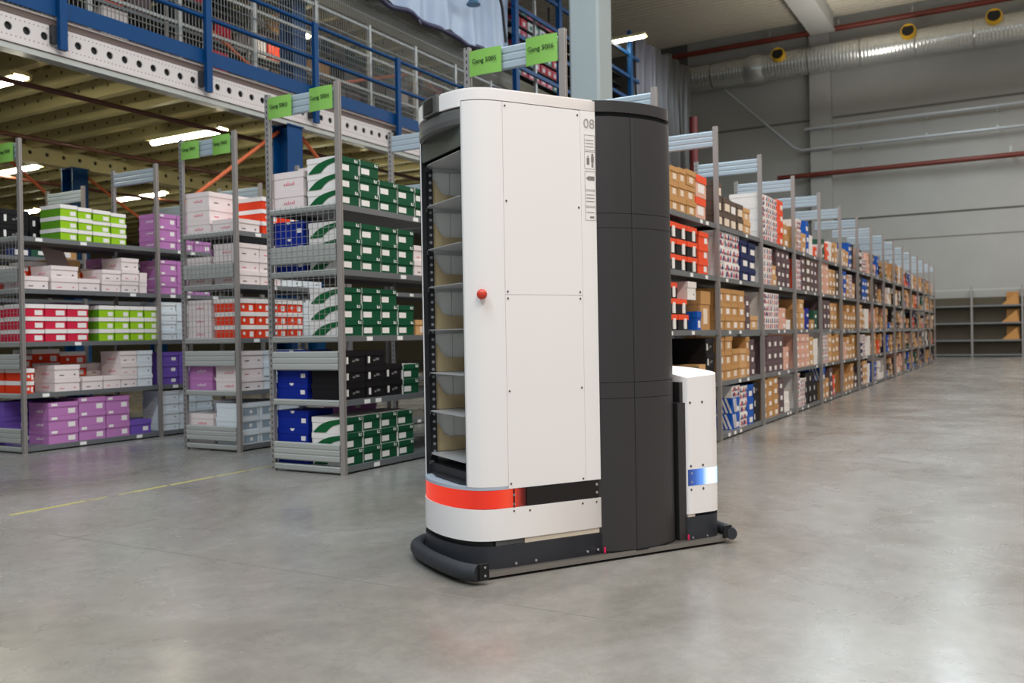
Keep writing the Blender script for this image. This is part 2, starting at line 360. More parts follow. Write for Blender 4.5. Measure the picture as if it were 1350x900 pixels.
# kind: description, front colour, side colour, lid front, lid side, sticker (x0,x1,z0,z1 as fractions), extra print
KIND = {
 'green': ('green shoe box', 'green', 'label', 'green', 'label', (.06, .5, .14, .50), 'wave'),
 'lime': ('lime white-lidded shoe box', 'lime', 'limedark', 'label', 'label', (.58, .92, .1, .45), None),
 'purple': ('purple shoe box', 'purple', 'purple', 'purple', 'purple', (.66, .9, .15, .5), 'lidtag'),
 'violet': ('violet shoe box', 'violet', 'violet', 'violet', 'violet', (.6, .85, .2, .5), None),
 'crimson': ('crimson white-lidded shoe box', 'crimson', 'crimson', 'label', 'label', (.5, .92, .12, .5), None),
 'pinkwhite': ('pale pink shoe box', 'pinkwhite', 'pinkwhite', 'pinkwhite', 'pinkwhite', None, 'word'),
 'coollit': ('cool-light-tinted white shoe box', 'coollit', 'coollit', 'coollit', 'coollit', None, 'dot2'),  # white box, the bluish cast of cool light is in its colour
 'ringwhite': ('white ring-marked shoe box', 'coollit', 'coollit', 'coollit', 'coollit', None, 'ring'),
 'redorange': ('red-orange white-lidded shoe box', 'redorange', 'redorange', 'label', 'label', (.66, .9, .1, .5), 'dot'),
 'blue': ('deep blue shoe box', 'blue', 'blue', 'blue', 'blue', (.6, .9, .2, .45), 'notch'),
 'black': ('black shoe box', 'black', 'black', 'black', 'black', (.12, .2, .2, .62), 'grey'),
 'tan': ('tan shoe box', 'tan', 'tan', 'tan', 'tan', (.3, .72, .15, .55), None),
 'tan2': ('light tan shoe box', 'tan2', 'tan2', 'tan2', 'tan2', (.3, .7, .15, .55), None),
 'brown': ('dark brown shoe box', 'brown', 'brown', 'brown', 'brown', (.25, .85, .12, .62), None),
 'plum': ('plum brown shoe box', 'plum', 'plum', 'plum', 'plum', (.35, .68, .15, .5), None),
 'navy': ('navy shoe box', 'navy', 'navy', 'navy', 'navy', (.35, .9, .1, .5), None),
 'pink': ('peach pink shoe box', 'pink', 'pink', 'pink', 'pink', (.55, .85, .15, .5), None),
 'white': ('plain white shoe box', 'label', 'label', 'label', 'label', None, 'dot2'),
 'pattern': ('red-blue printed white shoe box', 'label', 'label', 'label', 'label', None, 'marks'),
 'stripes': ('blue three-striped shoe box', 'bright', 'bright', 'bright', 'bright', (.62, .92, .1, .4), 'stripes'),
 'bright': ('bright blue shoe box', 'bright', 'bright', 'bright', 'bright', (.3, .8, .12, .5), None),
 'blackorange': ('black orange-lidded shoe box', 'black', 'black', 'orange', 'orange', (.55, .8, .08, .75), None),
 'orange': ('orange shoe box', 'orange', 'orange', 'orange', 'orange', (.6, .9, .2, .6), None),
 'redlid': ('peach red-lidded shoe box', 'pink', 'pink', 'orange', 'orange', (.2, .8, .2, .6), None),
 'dkgreen': ('dark green shoe box', 'dkgreen', 'dkgreen', 'dkgreen', 'dkgreen', (.3, .6, .2, .5), None),
 'grey': ('grey shoe box', 'grey', 'grey', 'grey', 'grey', (.3, .7, .2, .5), None),
}
CACHE = {}
def box_meshes(kind, w_, d, h, seed=0):
    key = (kind, w_, d, h, seed)
    if key in CACHE: return CACHE[key]
    desc, cf, cs, lf, ls, st, ex = KIND[kind]
    hw = w_/2-.004; lh = h*.34
    fm = {'-x': 1, '+x': 1}
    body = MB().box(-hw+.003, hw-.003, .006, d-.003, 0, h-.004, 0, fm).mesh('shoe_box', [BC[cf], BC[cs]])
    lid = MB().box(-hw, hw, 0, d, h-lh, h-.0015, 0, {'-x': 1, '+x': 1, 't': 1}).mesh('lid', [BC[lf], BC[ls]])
    parts = [('lid', lid)]
    X = lambda t: -hw+.003 + t*(2*hw-.006)
    zb = h-lh
    if st:
        a, b, c, e = st
        mb = MB().box(X(a), X(b), .004, .006, c*h, min(e*h, zb-.004) if kind not in ('blackorange', 'brown') else e*h)
        if kind in ('blackorange', 'brown', 'black'): mb = MB().box(X(a), X(b), -.002, .006, c*h, e*h)
        parts.append(('sticker', mb.mesh('sticker', BC['label2' if kind in ('tan', 'brown', 'tan2') else 'label'])))
    if ex == 'wave':
        mb = MB(); n = 10                      # broad curved band across the long side, and small mark on the lid end
        for s in (-1,):
            xx = s*(hw+.0008)
            pr_ = [(0, 0, .05), (.08, 0, .22), (.2, 0, .46), (.3, 0, .6), (.42, .03, .71), (.52, .27, .79), (.64, .46, .85), (.8, .58, .91), (1, .66, .97)]
            for (t0, l0, u0), (t1, l1, u1) in zip(pr_, pr_[1:]):
                y0, y1 = d-.015-t0*(d-.02), d-.015-t1*(d-.02)
                q = [(xx, y0, h*(.03+.92*l0)), (xx, y1, h*(.03+.92*l1)), (xx, y1, h*(.03+.92*u1)), (xx, y0, h*(.03+.92*u0))]
                mb.quad(q if s < 0 else q[::-1])
        parts.append(('side_print', mb.mesh('side_print', BC['wave'])))
        mb = MB().box(X(.78), X(.83), -.001, 0, h*.74, h*.92).box(X(.83), X(.95), -.001, 0, h*.74, h*.79).box(X(.88), X(.95), -.001, 0, h*.84, h*.89)
        parts.append(('lid_mark', mb.mesh('lid_mark', BC['label'])))
    if ex == 'lidtag': parts.append(('lid_tag', MB().box(X(.08), X(.28), -.001, 0, h*.74, h*.92).mesh('lid_tag', BC['label'])))
    if ex in ('word', 'lidtag'):
        mb = MB(); y = d*.3
        for i in range(6):                      # short pale lettering on the long side, too small to read
            mb.box(-hw+.0015, -hw+.003, y, y+.009, h*.28, h*(.46 if i % 3 == 0 else .40)); mb.box(-hw+.0015, -hw+.003, y, y+.014, h*.28, h*.31); y += .02
        parts.append(('side_print', mb.mesh('side_print', BC['rose'] if ex == 'word' else BC['label'])))
    if ex == 'word': parts.append(('end_print', MB().box(X(.78), X(.84), .004, .006, h*.2, h*.3).box(X(.2), X(.38), .004, .006, h*.2, h*.26).mesh('end_print', BC['ink'] if seed % 2 else BC['rose'])))
    if ex == 'ring':
        parts.append(('end_print', MB().box(X(.12), X(.9), .004, .006, h*.1, h*.6).mesh('end_print', BC['ring'])))
        parts.append(('sticker', MB().disc((X(.55), .0042, h*.34), (0, -1, 0), h*.14, .001, 12).mesh('sticker', BC['label'])))
    if ex == 'dot': parts.append(('end_print', MB().disc((X(.3), .006, h*.36), (0, -1, 0), h*.13, .002, 10).mesh('end_print', BC['label'])))
    if ex == 'dot2': parts.append(('end_print', MB().disc((X(.75), .006, h*.3), (0, -1, 0), h*.06, .002, 8).mesh('end_print', BC['ink'])))
    if ex == 'notch':
        mb = MB(); c = d*.5
        mb.quad([(-hw-.0008, c+.022*math.cos(math.pi*(1+q/8)), h*.97+.02*math.sin(math.pi*(1+q/8))) for q in range(9)][::-1]); parts.append(('thumb_notch', mb.mesh('thumb_notch', BC['label'])))
        parts.append(('side_sticker', MB().box(-hw-.001+.003, -hw+.003, .03, .075, h*.3, h*.55).mesh('side_sticker', BC['label'])))
    if ex == 'grey': parts.append(('end_print', MB().box(X(.42), X(.52), .004, .006, h*.3, h*.42).box(X(.55), X(.72), .004, .006, h*.36, h*.5).mesh('end_print', BC['grey'])))
    if ex == 'marks':
        rnd = random.Random(seed)
        a, b = MB(), MB()
        for i in range(3):
            for j in range(2):
                t = .08+.31*i; zz = h*(.1+.44*j)
                q = (a if (i+j+seed) % 2 else b); sgn = 1 if (i+seed) % 3 else -1
                q.quad([(X(t), -.001, zz), (X(t+.11), -.001, zz), (X(t+.11+.1*sgn), -.001, zz+h*.34), (X(t+.1*sgn), -.001, zz+h*.34)])
                q.quad([(X(t+.14), -.001, zz+h*.06), (X(t+.24), -.001, zz+h*.02), (X(t+.22), -.001, zz+h*.3)])
        parts.append(('red_print', a.mesh('red_print', BC['printred']))); parts.append(('blue_print', b.mesh('blue_print', BC['printblue'])))
    if ex == 'stripes':
        mb = MB()
        for i in range(3):
            t = .06+i*.15
            mb.quad([(X(t+.22), -.001, h*.08), (X(t+.31), -.001, h*.08), (X(t+.09), -.001, h*.95), (X(t), -.001, h*.95)])
        for i in range(3):
            t = .165-.042*i
            mb.quad([(-hw-.001, t-.058, h*.05), (-hw-.001, t-.08, h*.05), (-hw-.001, t-.022, h*.96), (-hw-.001, t, h*.96)])
        parts.append(('stripes', mb.mesh('stripes', BC['label'])))
    CACHE[key] = (body, parts)
    return CACHE[key]
JOINED = set()
for t_ in '63-67 71-72 76-77 81-82 84-85 90-94 102-103 105 118-123 128 130-132 139-141 145-147 150-152 156-157 160-162 164-165 183-184 186-187 197-198 202-207 233-239 255-260 275 278-279 282 287-294 296 298-301 303-314 316-319 321 324 326 329-342 345-356 368 382 388-390 392 395-402 409 433-435 439-443 446 455-456 458-460 467-468 470-471 477-511 514-522 526-557 559-589 591-592 594-601 603-618 621-661 663-693 695-710 712-836'.split(): a_, b_ = (t_.split('-')*2)[:2]; JOINED |= set(range(int(a_), int(b_)+1))  # call numbers of boxes hidden behind others or only a few pixels large
COUNT = [0]; joined = MB()
def shoe_box(kind, x, y, z, w_, d, h, label, group, rz=0.0, seed=0, parts=True):
    COUNT[0] += 1
    if COUNT[0] in JOINED and kind != 'stripes':
        q = list(BC); a, b, c = q.index(KIND[kind][1]), q.index(KIND[kind][2]), q.index(KIND[kind][3])
        joined.box(x-w_/2+.006, x+w_/2-.006, y+.002, y+d, z, z+h*.66, a, {'-x': b, '+x': b}); joined.box(x-w_/2+.004, x+w_/2-.004, y, y+d+.002, z+h*.66, z+h-.002, c, {'-x': q.index(KIND[kind][4]), '+x': q.index(KIND[kind][4]), 't': q.index(KIND[kind][4])})
        if KIND[kind][5]:
            e = KIND[kind][5]; xs_ = lambda t: x-w_/2+.006+t*(w_-.012); joined.box(xs_(e[0]), xs_(e[1]), y-.002, y+.002, z+e[2]*h, z+e[3]*h, q.index('label'))
        if kind in ('pattern', 'stripes'):
            for i in range(3):
                for j in range(2):
                    x1 = x-w_/2+.02+i*w_*.31; z1 = z+h*(.08+.46*j)
                    joined.quad([(x1, y-.002, z1), (x1+.035, y-.002, z1), (x1+.055, y-.002, z1+h*.36), (x1+.02, y-.002, z1+h*.36)], q.index(('printred', 'printblue')[(i+j) % 2] if kind == 'pattern' else 'label'))
        return None
    body, ps = box_meshes(kind, w_, d, h, seed)
    o = ob('shoe_box', body, None, (x, y, z), rz, label, 'box', group)
    for n, me in (ps if parts is True else ps[:2]): ob(n, me, o)
    return o
def stackpos(i, n):
    if n == 1: return 'single'
    if i == 0: return 'lowest'
    if i == n-1: return 'topmost'
    return 'middle' if n == 3 else ORD[i+1] + ' up'
USED = {}
def cell(rackname, lvl, x, yf, cols, where, row='', d=.33, jit=.006, parts=True, group=None):
    """columns of stacked boxes on one shelf: (kind, width, count, height) or (None, gap)"""
    ci = 0
    for c in cols:
        if c[0] is None: x += c[1]; continue
        kind, w_, n, h = c[:4]; dz = c[4] if len(c) > 4 else 0; dy = c[5] if len(c) > 5 else 0
        ci += 1
        for i in range(n):
            pos = stackpos(i, n)
            lab = '%s, %s, %s%s, %s column, %s' % (KIND[kind][0], LEVEL[lvl], where, row, ORD[min(ci, 16)], pos)
            if dz: lab = '%s, %s, %s, resting on %s column' % (KIND[kind][0], LEVEL[lvl], where, ORD[ci-1])
            shoe_box(kind, x+w_/2, yf+.015+dy+random.uniform(0, jit*2), LZ[lvl]+dz+i*h, w_, d, h, lab, group or ('shoe boxes on '+rackname), random.uniform(-jit, jit)*1.5, seed=(ci*3+i) % 4, parts=parts)
        if not (len(c) > 6 and c[6]): x += w_
G = 'green'
# --- rack with the Gang 5003 and 5004 signs
R = 'third rack from left'; W5 = R; x0 = XC[0]+.035
h = .1255
cell(R, 4, x0, YC, [(G, .24, 3, h), (G, .24, 3, h), (G, .245, 2, h), (G, .245, 2, h), (G, .245, 2, h)], W5)
cell(R, 3, x0, YC, [(G, .24, 3, h), (G, .255, 3, h), (G, .225, 3, h), (G, .23, 3, h), ('pinkwhite', .22, 2, .13)], W5)
cell(R, 2, x0, YC, [(G, .24, 3, h), (G, .245, 3, h), (G, .22, 3, h), (G, .23, 2, h), (None, .02), ('tan2', .22, 1, .13)], W5)
cell(R, 1, x0, YC, [('black', .27, 3, h), ('black', .25, 3, h), ('black', .235, 2, h+.005), (G, .235, 2, h)], W5)
cell(R, 0, x0, YC, [(G, .23, 3, h), (G, .225, 3, h), (G, .22, 3, h), (G, .225, 3, h)], W5)
yb = YC+.37
cell(R, 4, x0, yb, [('pinkwhite', .3, 2, .15), ('pinkwhite', .3, 3, .13), ('coollit', .3, 2, .14)], R,  ' back row')
cell(R, 3, x0, yb, [('blue', .3, 3, .135), ('blue', .3, 2, .135)], R,  ' back row')
cell(R, 1, x0, yb, [('blue', .3, 3, .13), ('blue', .3, 2, .13)], R,  ' back row')
cell(R, 0, x0, yb, [('blue', .3, 3, .14), (None, .25), ('purple', .32, 3, .145), ('purple', .3, 2, .145)], R,  ' back row')
# --- rack with the Gang 5001 and 5002 signs
R = 'second rack from left'; x0 = XB[0]+.035
cell(R, 4, x0, YB, [('pinkwhite', .3, 1, .12), (None, .02), ('redorange', .23, 3, .12), ('redorange', .23, 3, .12), ('coollit', .25, 2, .12)], R)
cell(R, 3, x0, YB, [('pinkwhite', .28, 3, .13), ('pinkwhite', .28, 3, .13), ('coollit', .3, 3, .12), ('coollit', .3, 2, .12)], R)
cell(R, 2, x0, YB, [('redorange', .21, 3, .125), ('redorange', .21, 3, .125), ('redorange', .22, 3, .125), ('redorange', .22, 3, .125), ('coollit', .28, 3, .12), ('coollit', .28, 3, .12)], R)
cell(R, 1, x0, YB, [('pinkwhite', .3, 3, .125), ('coollit', .28, 3, .125), ('coollit', .28, 3, .125)], R)
cell(R, 0, x0, YB, [('ringwhite', .24, 3, .13), ('ringwhite', .26, 3, .13), ('ringwhite', .28, 3, .13)], R)
yb = YB+.37
cell(R, 4, x0, yb, [('pinkwhite', .32, 3, .135), ('pinkwhite', .3, 3, .135)], R,  ' back row')
cell(R, 3, x0, yb, [('pinkwhite', .3, 2, .14), ('purple', .3, 3, .13)], R,  ' back row')
cell(R, 2, x0, yb, [('pinkwhite', .3, 3, .125), ('violet', .3, 2, .13)], R,  ' back row')
cell(R, 1, x0, yb, [('purple', .3, 2, .135), ('violet', .3, 2, .13)], R,  ' back row')
cell(R, 0, x0, yb, [('pinkwhite', .3, 2, .14), ('coollit', .3, 3, .13)], R,  ' back row')
# --- leftmost rack
R = 'leftmost rack'; x0 = XA[0]+.035
cell(R, 4, x0, YA, [(None, .385), ('lime', .195, 3, .118), ('lime', .165, 3, .115), ('lime', .21, 3, .113), ('lime', .19, 3, .11)], R)
cell(R, 4, XA[1]+.035, YA, [('purple', .245, 3, .13), ('purple', .245, 3, .13), ('purple', .245, 3, .13)], R, ' right bay')
cell(R, 3, x0, YA, [('pinkwhite', .26, 1, .125), (None, .015), ('pinkwhite', .3, 2, .12), ('pinkwhite', .25, 1, .125), (None, .015), ('pinkwhite', .23, 2, .115), ('pinkwhite', .22, 3, .122), ('pinkwhite', .1, 2, .11)], R)
cell(R, 3, XA[1]+.035, YA, [('purple', .24, 3, .125), ('purple', .24, 3, .125), ('purple', .24, 3, .125)], R, ' right bay')
cell(R, 2, x0, YA, [('crimson', .205, 3, .122), ('crimson', .235, 3, .122), ('crimson', .24, 3, .122), (None, .11), ('lime', .19, 3, .122), ('lime', .185, 3, .122), ('lime', .18, 3, .122), ('lime', .17, 3, .122)], R)
cell(R, 2, XA[1]+.035, YA, [('coollit', .22, 4, .105), ('coollit', .22, 4, .105), ('coollit', .22, 3, .105)], R, ' right bay')
cell(R, 1, x0, YA, [('redorange', .09, 2, .12), (None, .2), ('pinkwhite', .28, 2, .13), (None, .02), ('pinkwhite', .24, 1, .13), ('pinkwhite', .21, 1, .13), ('pinkwhite', .21, 3, .128), ('coollit', .19, 3, .128)], R)
cell(R, 1, XA[1]+.035, YA, [('violet', .24, 3, .12), ('violet', .24, 3, .12), ('violet', .24, 3, .12)], R, ' right bay')
cell(R, 0, x0, YA, [(None, .22), ('purple', .325, 3, .135), ('purple', .31, 3, .145), ('purple', .285, 3, .142), ('violet', .27, 1, .15)], R)
cell(R, 0, XA[1]+.035, YA, [('coollit', .24, 4, .11), ('coollit', .24, 4, .11), ('coollit', .24, 4, .11)], R, ' right bay')
yb = YA+.37
cell(R, 4, x0, yb, [('black', .3, 2, .15), ('black', .3, 2, .13), ('black', .3, 2, .13), (None, .2), ('purple', .3, 3, .12)], R,  ' back row')
cell(R, 3, x0, yb, [('redorange', .28, 2, .12), ('redorange', .28, 2, .15), ('tan2', .3, 2, .17), ('redorange', .28, 2, .13), ('purple', .28, 3, .13)], R,  ' back row')
cell(R, 2, x0, yb, [('crimson', .28, 3, .12), ('crimson', .28, 3, .13), ('purple', .3, 3, .135), ('violet', .3, 3, .13)], R,  ' back row')
cell(R, 1, x0, yb, [('redorange', .3, 3, .12), ('redorange', .3, 3, .14), ('redorange', .3, 3, .13), ('pinkwhite', .3, 2, .13)], R,  ' back row')
cell(R, 0, x0, yb, [('violet', .3, 3, .14), ('violet', .3, 3, .14), ('violet', .3, 3, .13), ('coollit', .28, 3, .12), ('coollit', .2, 2, .11)], R,  ' back row')
# --- rack behind it
R = 'rack under mezzanine'
for lv in (4, 2):
    cell(R, lv, XZ[0]+.04, YZ, [(k, .3, random.choice((1, 2)), .15) for k in ('black', 'black', 'navy', 'dkgreen', 'tan')], R)
# --- long rack, Gang 5006
def bay(k, cells):
    where = 'long rack %s bay' % ORD[k]
    for lv, cols in cells.items(): cell('the long rack', lv, XD[k]+.035, YD, cols, where)
bay(1, {4: [(None, .37), ('tan', .21, 3, .125), ('tan', .2, 3, .13), ('tan', .26, 3, .135), ('redlid', .3, 2, .2)],
        3: [(None, .25), ('blackorange', .26, 3, .135), ('blackorange', .265, 3, .135), ('blackorange', .265, 3, .135), (None, .06), ('orange', .28, 3, .13)],
        2: [(None, .25), ('blackorange', .26, 3, .135), ('blackorange', .265, 2, .135), ('white', .24, 1, .16, .27, 0), ('blackorange', .0001, 0, .1), ('bright', .13, 1, .17), ('tan', .28, 1, .36)],
        1: [(None, .3), ('dkgreen', .24, 1, .16), ('tan', .26, 1, .16), ('dkgreen', .26, 1, .16), ('tan2', .2, 1, .18), ('black', .26, 3, .14)],
        0: [(None, .3), ('tan', .24, 2, .14), ('plum', .26, 2, .15), ('tan', .26, 2, .16), ('brown', .26, 2, .18)]})
bay(2, {4: [('brown', .24, 3, .14), ('brown', .25, 2, .145), ('brown', .24, 2, .145), ('brown', .24, 2, .145), ('tan2', .27, 2, .14)],
        3: [('pattern', .27, 3, .15), ('pattern', .27, 3, .15), ('pattern', .26, 3, .15), (None, .03), ('navy', .3, 3, .145), ('navy', .3, 3, .14)],
        2: [('tan', .25, 3, .135), ('tan', .24, 3, .135), ('tan', .24, 3, .135), ('tan', .25, 3, .135), ('plum', .2, 3, .12), ('tan2', .3, 1, .15)],
        1: [('tan', .25, 3, .145), ('tan', .24, 3, .145), ('tan', .26, 2, .15), ('tan2', .26, 2, .15), ('tan', .14, 3, .14), ('plum', .2, 3, .13)],
        0: [(None, .46), ('stripes', .28, 2, .16), (None, -.28), ('pattern', .28, 1, .12, .32, 0), ('pattern', .28, 3, .14), ('bright', .24, 3, .14), ('black', .27, 3, .145)]})
bay(3, {4: [('pattern', .28, 4, .13), ('pattern', .28, 4, .13), ('pattern', .25, 4, .13), ('orange', .3, 4, .135), ('tan', .27, 2, .14)],
        3: [('pattern', .27, 3, .14), ('pattern', .26, 3, .14), ('tan2', .22, 2, .12), ('plum', .23, 4, .115), ('plum', .23, 4, .115), ('plum', .23, 4, .115)],
        2: [('pattern', .3, 3, .14), ('pattern', .28, 3, .14), ('pattern', .26, 3, .14), (None, .02), ('pink', .32, 2, .13), ('white', .25, 1, .12)],
        1: [('plum', .26, 3, .14), ('plum', .26, 3, .14), ('plum', .26, 3, .14), ('plum', .26, 3, .14), ('pink', .26, 2, .14)],
        0: [('tan', .25, 4, .11), ('tan', .25, 4, .115), ('tan', .25, 4, .12), ('plum', .28, 3, .14), ('white', .27, 2, .12)]})
bay(4, {4: [('tan', .26, 2, .15), ('pattern', .26, 3, .14), ('tan2', .26, 2, .13), ('bright', .2, 3, .15), ('white', .26, 2, .14), ('orange', .24, 1, .14)],
        3: [('orange', .2, 3, .13), ('pattern', .25, 3, .13), ('plum', .3, 4, .115), ('brown', .26, 4, .115), ('plum', .26, 4, .115), ('plum', .24, 4, .115)],
        2: [('tan', .3, 2, .13), ('tan2', .3, 3, .13), ('blue', .3, 2, .14), (None, .05), ('tan', .26, 1, .13), ('dkgreen', .26, 2, .13)],
        1: [('pink', .3, 4, .11), ('pink', .3, 4, .11), ('pink', .28, 4, .11), ('tan2', .28, 3, .13), ('white', .3, 3, .12)],
        0: [('pattern', .3, 4, .11), ('pattern', .3, 3, .12), ('black', .28, 3, .14), ('black', .28, 3, .14), ('black', .28, 2, .14)]})
bay(5, {4: [('white', .26, 1, .2), ('dkgreen', .2, 2, .15), ('orange', .28, 2, .13), ('white', .24, 2, .15), ('tan', .26, 2, .14), ('tan2', .22, 2, .16)],
        3: [('pink', .36, 4, .115), ('pink', .36, 4, .115), ('tan2', .28, 3, .13), ('tan', .28, 3, .13), ('brown', .2, 3, .13)],
        2: [('plum', .27, 3, .14), ('plum', .27, 3, .14), ('plum', .26, 3, .14), ('tan2', .26, 3, .13), ('tan', .26, 3, .13)],
        1: [('pattern', .3, 4, .11), ('pattern', .3, 4, .11), ('tan2', .28, 3, .14), ('tan', .28, 3, .13), ('tan', .3, 3, .14)],
        0: [('tan', .36, 2, .13), (None, -.36), ('stripes', .36, 1, .2, .26, 0), ('tan', .3, 2, .14), ('plum', .26, 3, .14), ('orange', .2, 2, .15)]})
POOL = ['tan']*7 + ['tan2']*4 + ['brown', 'plum', 'plum', 'pink', 'pink', 'pattern', 'white', 'orange', 'black', 'navy', 'dkgreen', 'bright', 'blackorange']
def random_cols():
    cols = []; t = 0
    while t < 1.25:
        wd = random.choice((.26, .28, .3)); k = random.choice(POOL); hh = random.choice((.12, .13, .14))
        for _ in range(random.choice((1, 1, 2, 2))):
            if t < 1.25: cols.append((k, wd, random.choice((2, 3, 3)), hh)); t += wd
    return cols
for k in (6, 7): 
    for lv in range(5): cell('the long rack', lv, XD[k]+.035, YD, random_cols(), 'long rack %s bay' % ORD[k], parts='few')
# beyond that the boxes are a few pixels each: one object
cols_names = list(BC); far = MB()
def far_fill(mb, xa, xb, y, z, zmax, d=.33):
    x = xa
    while x < xb-.2:
        k = random.choice(POOL); wd = random.choice((.24, .28, .3)); hh = random.choice((.12, .13, .14)); n = random.choice((1, 2, 3, 3, 3)); c = cols_names.index(KIND[k][1]); cl = cols_names.index('label')
        for i in range(n):
            if z+(i+1)*hh > zmax: break
            yy = y+random.uniform(0, .04)
            mb.box(x+.005, x+wd-.005, yy, yy+d, z+i*hh, z+(i+1)*hh-.004, c)
            mb.quad([(x+wd*.35, yy-.002, z+i*hh+.02), (x+wd*.65, yy-.002, z+i*hh+.02), (x+wd*.65, yy-.002, z+i*hh+.065), (x+wd*.35, yy-.002, z+i*hh+.065)], cl)
        x += wd
for k in range(8, 16):
    for lv in range(5): far_fill(far, XD[k]+.04, XD[k+1]-.03, YD+.02, LZ[lv], LZ[lv]+.45)
ob('shoe_boxes', far.mesh('shoe_boxes', [BC[n] for n in cols_names]), None, label='many small mixed shoe boxes at the far end of the long rack', cat='boxes', kind='stuff')
# back row of the long rack: a darker rear row seen in the gaps
rear = MB()
for k in range(1, 16):
    for lv in range(5):
        if (k, lv) == (1, 1):
            for i in range(5): rear.box(XD[1]+.06+.3*i, XD[1]+.34+.3*i, YD+.37, YD+.69, LZ[1], LZ[1]+.36, cols_names.index('black'))
            continue
        far_fill(rear, XD[k]+.04, XD[k+1]-.03, YD+.37, LZ[lv], LZ[lv]+.45)
ob('shoe_boxes', rear.mesh('shoe_boxes', [BC[n] for n in cols_names]), None, label='rear row of mixed shoe boxes in the gaps of the long rack', cat='boxes', kind='stuff')
if joined.v: ob('shoe_boxes', joined.mesh('shoe_boxes', [BC[n] for n in cols_names]), None, label='shoe boxes half hidden behind others or tiny in the middle of racks', cat='boxes', kind='stuff')
# leaning opened carton flap on the leftmost rack
fb = MB().quad([(0, 0, 0), (.25, .02, 0), (.22, .1, .22), (-.02, .12, .26)]).quad([(0, .004, 0), (-.02, .124, .26), (.22, .104, .22), (.25, .024, 0)])
ob('cardboard_flap', fb.mesh('cardboard_flap', mat('grey board', (170, 150, 142), .7)), None, (5.62, YA+.3, LZ[3]+.2), label='opened grey box flap sticking up on the leftmost rack', cat='cardboard')

# ------------------------------------------------------------------ mezzanine
YM = 9.2
mz = ob('mezzanine', None, None, (0, YM, 0), label='raised mezzanine with cream perforated edge beam and blue columns', cat='mezzanine')
def holed_plate(x0, x1, z0, z1, pitch, r, first, n=14):
    mb = MB(); zc = (z0+z1)/2; x = first
    cells = []
    while x < x1: cells.append(x); x += pitch
    for c in cells:
        a, b = c-pitch/2, c+pitch/2; ring = []; outer = []
        for k in range(n):
            an = 2*math.pi*(k+.5)/n; ca, sa = math.cos(an), math.sin(an)
            ring.append((c+r*ca, 0, zc+r*sa))
            t = min((pitch/2)/abs(ca) if abs(ca) > 1e-6 else 9, ((z1-z0)/2)/abs(sa) if abs(sa) > 1e-6 else 9)
            outer.append((c+t*ca, 0, zc+t*sa))
        for k in range(n):
            k2 = (k+1) % n; mb.quad([ring[k], ring[k2], outer[k2], outer[k]])
            mb.quad([ring[k2], ring[k], (ring[k][0], .02, ring[k][2]), (ring[k2][0], .02, ring[k2][2])])
        for cx, cz in ((a, z0), (b, z0), (b, z1), (a, z1)):
            near = sorted(range(n), key=lambda k: (outer[k][0]-cx)**2+(outer[k][2]-cz)**2)[:2]
            mb.quad([outer[near[0]], outer[near[1]], (cx, 0, cz)])
    return mb
MX0, MX1 = 2.3, 24.0
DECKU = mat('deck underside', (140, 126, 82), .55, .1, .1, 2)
ob('edge_beam', holed_plate(MX0, MX1, 4.24, 4.50, .2, .044, MX0+.1).mesh('edge_beam', CREAM), mz)
ob('edge_beam_inner_shade', boxmesh('edge_beam_inner_shade', MX0, MX1, .03, .12, 4.2, 4.55, BLACK), mz)  # black box stands in for the shade inside the hollow beam
BRN = mat('brown strip', (104, 86, 80), .6)
ob('beam_rim', boxmesh('beam_rim', MX0, MX1, -.015, .1, 4.575, 4.60, CREAM), mz)
ob('beam_strip', boxmesh('beam_strip', MX0, MX1, .0, .1, 4.50, 4.575, BRN), mz)
ob('beam_flange', boxmesh('beam_flange', MX0, MX1, -.03, .15, 4.2, 4.24, CREAM), mz)
ob('beam_angle', boxmesh('beam_angle', MX0, MX1, -.01, .15, 4.13, 4.19, PANEL), mz)
smal = MB(); x = MX0+.03
while x < 13:
    for zz in (4.28, 4.46): smal.box(x-.006, x+.006, -.001, .002, zz-.006, zz+.006)
    x += .05
ob('bolt_holes', smal.mesh('bolt_holes', BRN), mz, kind='stuff')
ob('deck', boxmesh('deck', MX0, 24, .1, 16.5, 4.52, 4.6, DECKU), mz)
JM = dot_mat('joist with holes', (206, 194, 140), (96, 86, 54), 1, .3, 2, .02, .13, .13, .5, .1)
jm = MB()
for i in range(1): jm.box(-.06, .06, 0, 16, .0, .012).box(-.06, -.054, 0, 16, .012, .24).box(-.06, .06, 0, 16, .236, .24).box(.054, .06, 0, 16, 0, .03)
jme = jm.mesh('joist', JM)
x = MX0+.2
while x < 23.5: ob('joist', jme, mz, (x, .14, 4.28)); x += .65
corr = MB(); y = .2
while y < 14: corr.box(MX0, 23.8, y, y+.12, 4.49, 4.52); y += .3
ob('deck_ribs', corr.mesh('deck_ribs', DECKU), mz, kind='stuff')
ob('girder', holed_plate(MX0, 23, 4.09, 4.33, .3, .035, MX0+.1).mesh('girder', OLIVE), mz, (0, 5.05, 0))
ob('girder_inner_shade', boxmesh('girder_inner_shade', MX0, 23, 5.08, 5.2, 4.08, 4.34, mat('girder shade', (60, 56, 44), .7)), mz)  # dark box painted as the shade seen through the girder holes
ob('girder_flange', boxmesh('girder_flange', MX0, 23, 5.0, 5.25, 4.05, 4.09, OLIVE), mz)
def hcol(x, y, z0, z1, parent):
    mb = MB().box(-.15, .15, -.15, -.135, z0, z1).box(-.15, .15, .135, .15, z0, z1).box(-.008, .008, -.135, .135, z0, z1).box(-.17, .17, -.17, .17, z0, z0+.02).box(-.17, .17, -.17, .17, z1-.02, z1)
    ob('column', mb.mesh('column', BLUE), parent, (x, y, 0))
